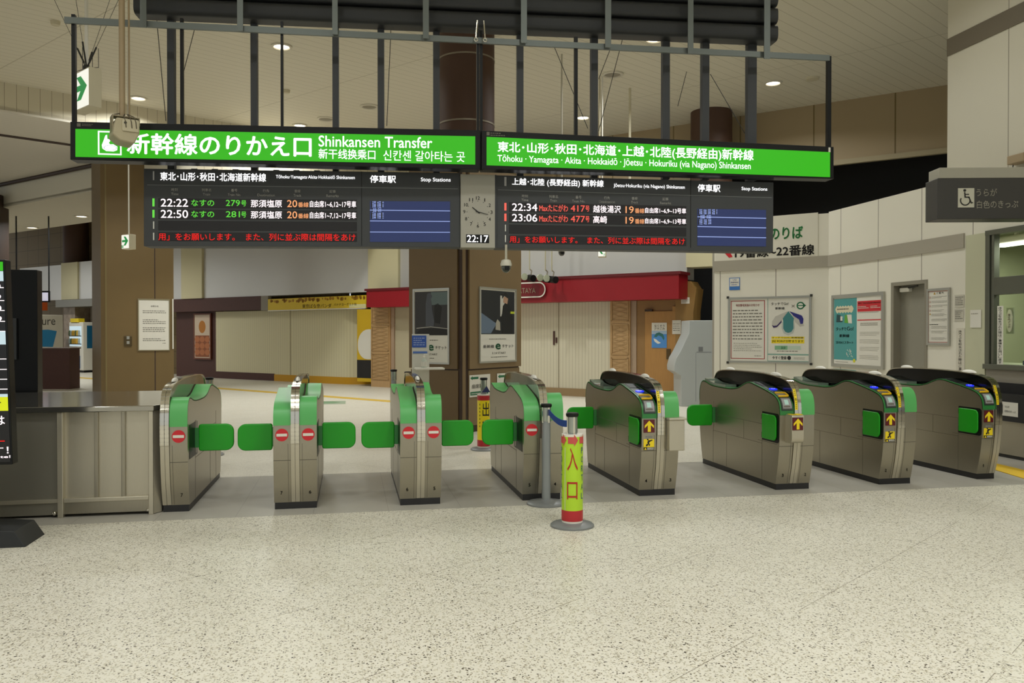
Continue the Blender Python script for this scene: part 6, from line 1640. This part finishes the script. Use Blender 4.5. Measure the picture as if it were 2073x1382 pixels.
def wheelchair(o_root, x, z, s, y, m, name='wheelchair_symbol'):
    b = MB(); N_ = 26
    for i in range(N_):
        a0, a1 = R(150 + 250 * i / N_), R(150 + 250 * (i + 1) / N_)
        b.add([(x + s * r * cos(a) - s * .05, y, z + s * r * sin(a) - s * .14) for a, r in ((a0, .27), (a1, .27), (a1, .21), (a0, .21))], [(0, 1, 2, 3)])
    b.prism(disc(x - s * .08, z + s * .38, s * .07, 14), y - .001, y + .001, 'y')
    for pts in ([(-.11, .29), (-.05, .29), (-.02, .02), (-.09, .02)], [(-.06, .2), (.14, .2), (.14, .15), (-.06, .15)], [(-.09, .06), (.16, .06), (.16, .0), (-.09, .0)], [(.10, .04), (.16, .06), (.28, -.24), (.22, -.26)], [(.22, -.26), (.34, -.22), (.35, -.27), (.24, -.31)]):
        b.prism([(x + s * p_, z + s * q_) for p_, q_ in pts], y - .001, y + .001, 'y')
    return b.build(name, m, o_root, smooth=0)
a, b_, c, d = o.r
wheelchair(o.root, a + (b_ - a) * .18, c + (d - c) * .49, (d - c) * .56, -.007, PAPER)
AP = Plane((7.2, 7.6), -13)
hs2 = On(AP, 1990, 445, 'accessible_sign', 'dark hanging sign with wheelchair symbol beside the tall bulkhead', 'sign')
q_ = hs2.rect(1898, 2100, 362, 446, -.02, -.03)
bx_ = MB().box(q_[0], q_[1], 0, .28, q_[2], q_[3]).build('box', mat('sign_dark_grey', '3d3b38', .45), hs2.root, .006)
q2 = hs2.rect(1902, 2100, 338, 362, .005, -.02)
MB().box(q2[0], q2[1], .0, .25, q2[2], q2[3]).build('top_box', mat('top_box_grey', 'a9a596', .5), hs2.root, .006)
w4 = hs2.rect(1939, 1972, 381, 420, -.01, -.01)
pl_ = MB().box(w4[0], w4[1], -.004, 0, w4[2], w4[3]).build('symbol_plate', mat('symbol_white', 'c9c6b4', .5), bx_)
wheelchair(pl_, (w4[0] + w4[1]) / 2, (w4[2] + w4[3]) / 2, (w4[3] - w4[2]) * 1.0, -.007, INK)
hs2.text('うらが', 1976, 2018, 382, 397, mat('sign_grey_lettering', 'cbc6b6', .5), -.01, -.01, -.004, .012)
hs2.text('白色のきっぷ', 1977, 2061, 406, 422, MATS['sign_grey_lettering'], -.015, -.015, -.004, .012)
cb = On(PX.off(.02), 2066, 330, 'wall_box', 'small brown box with a cable on the tall white bulkhead', 'box')
a, b_, c, d = cb.rect(2056, 2090, 313, 331)
MB().box(a, b_, -.12, 0, c, d).build('casing', TAN, cb.root, .01)
MB().path([(a + .03, -.06, c), (a + .01, -.06, c - .1), (a - .04, -.03, c - .16)], .006, 6).build('cable', STEEL_DK, cb.root)
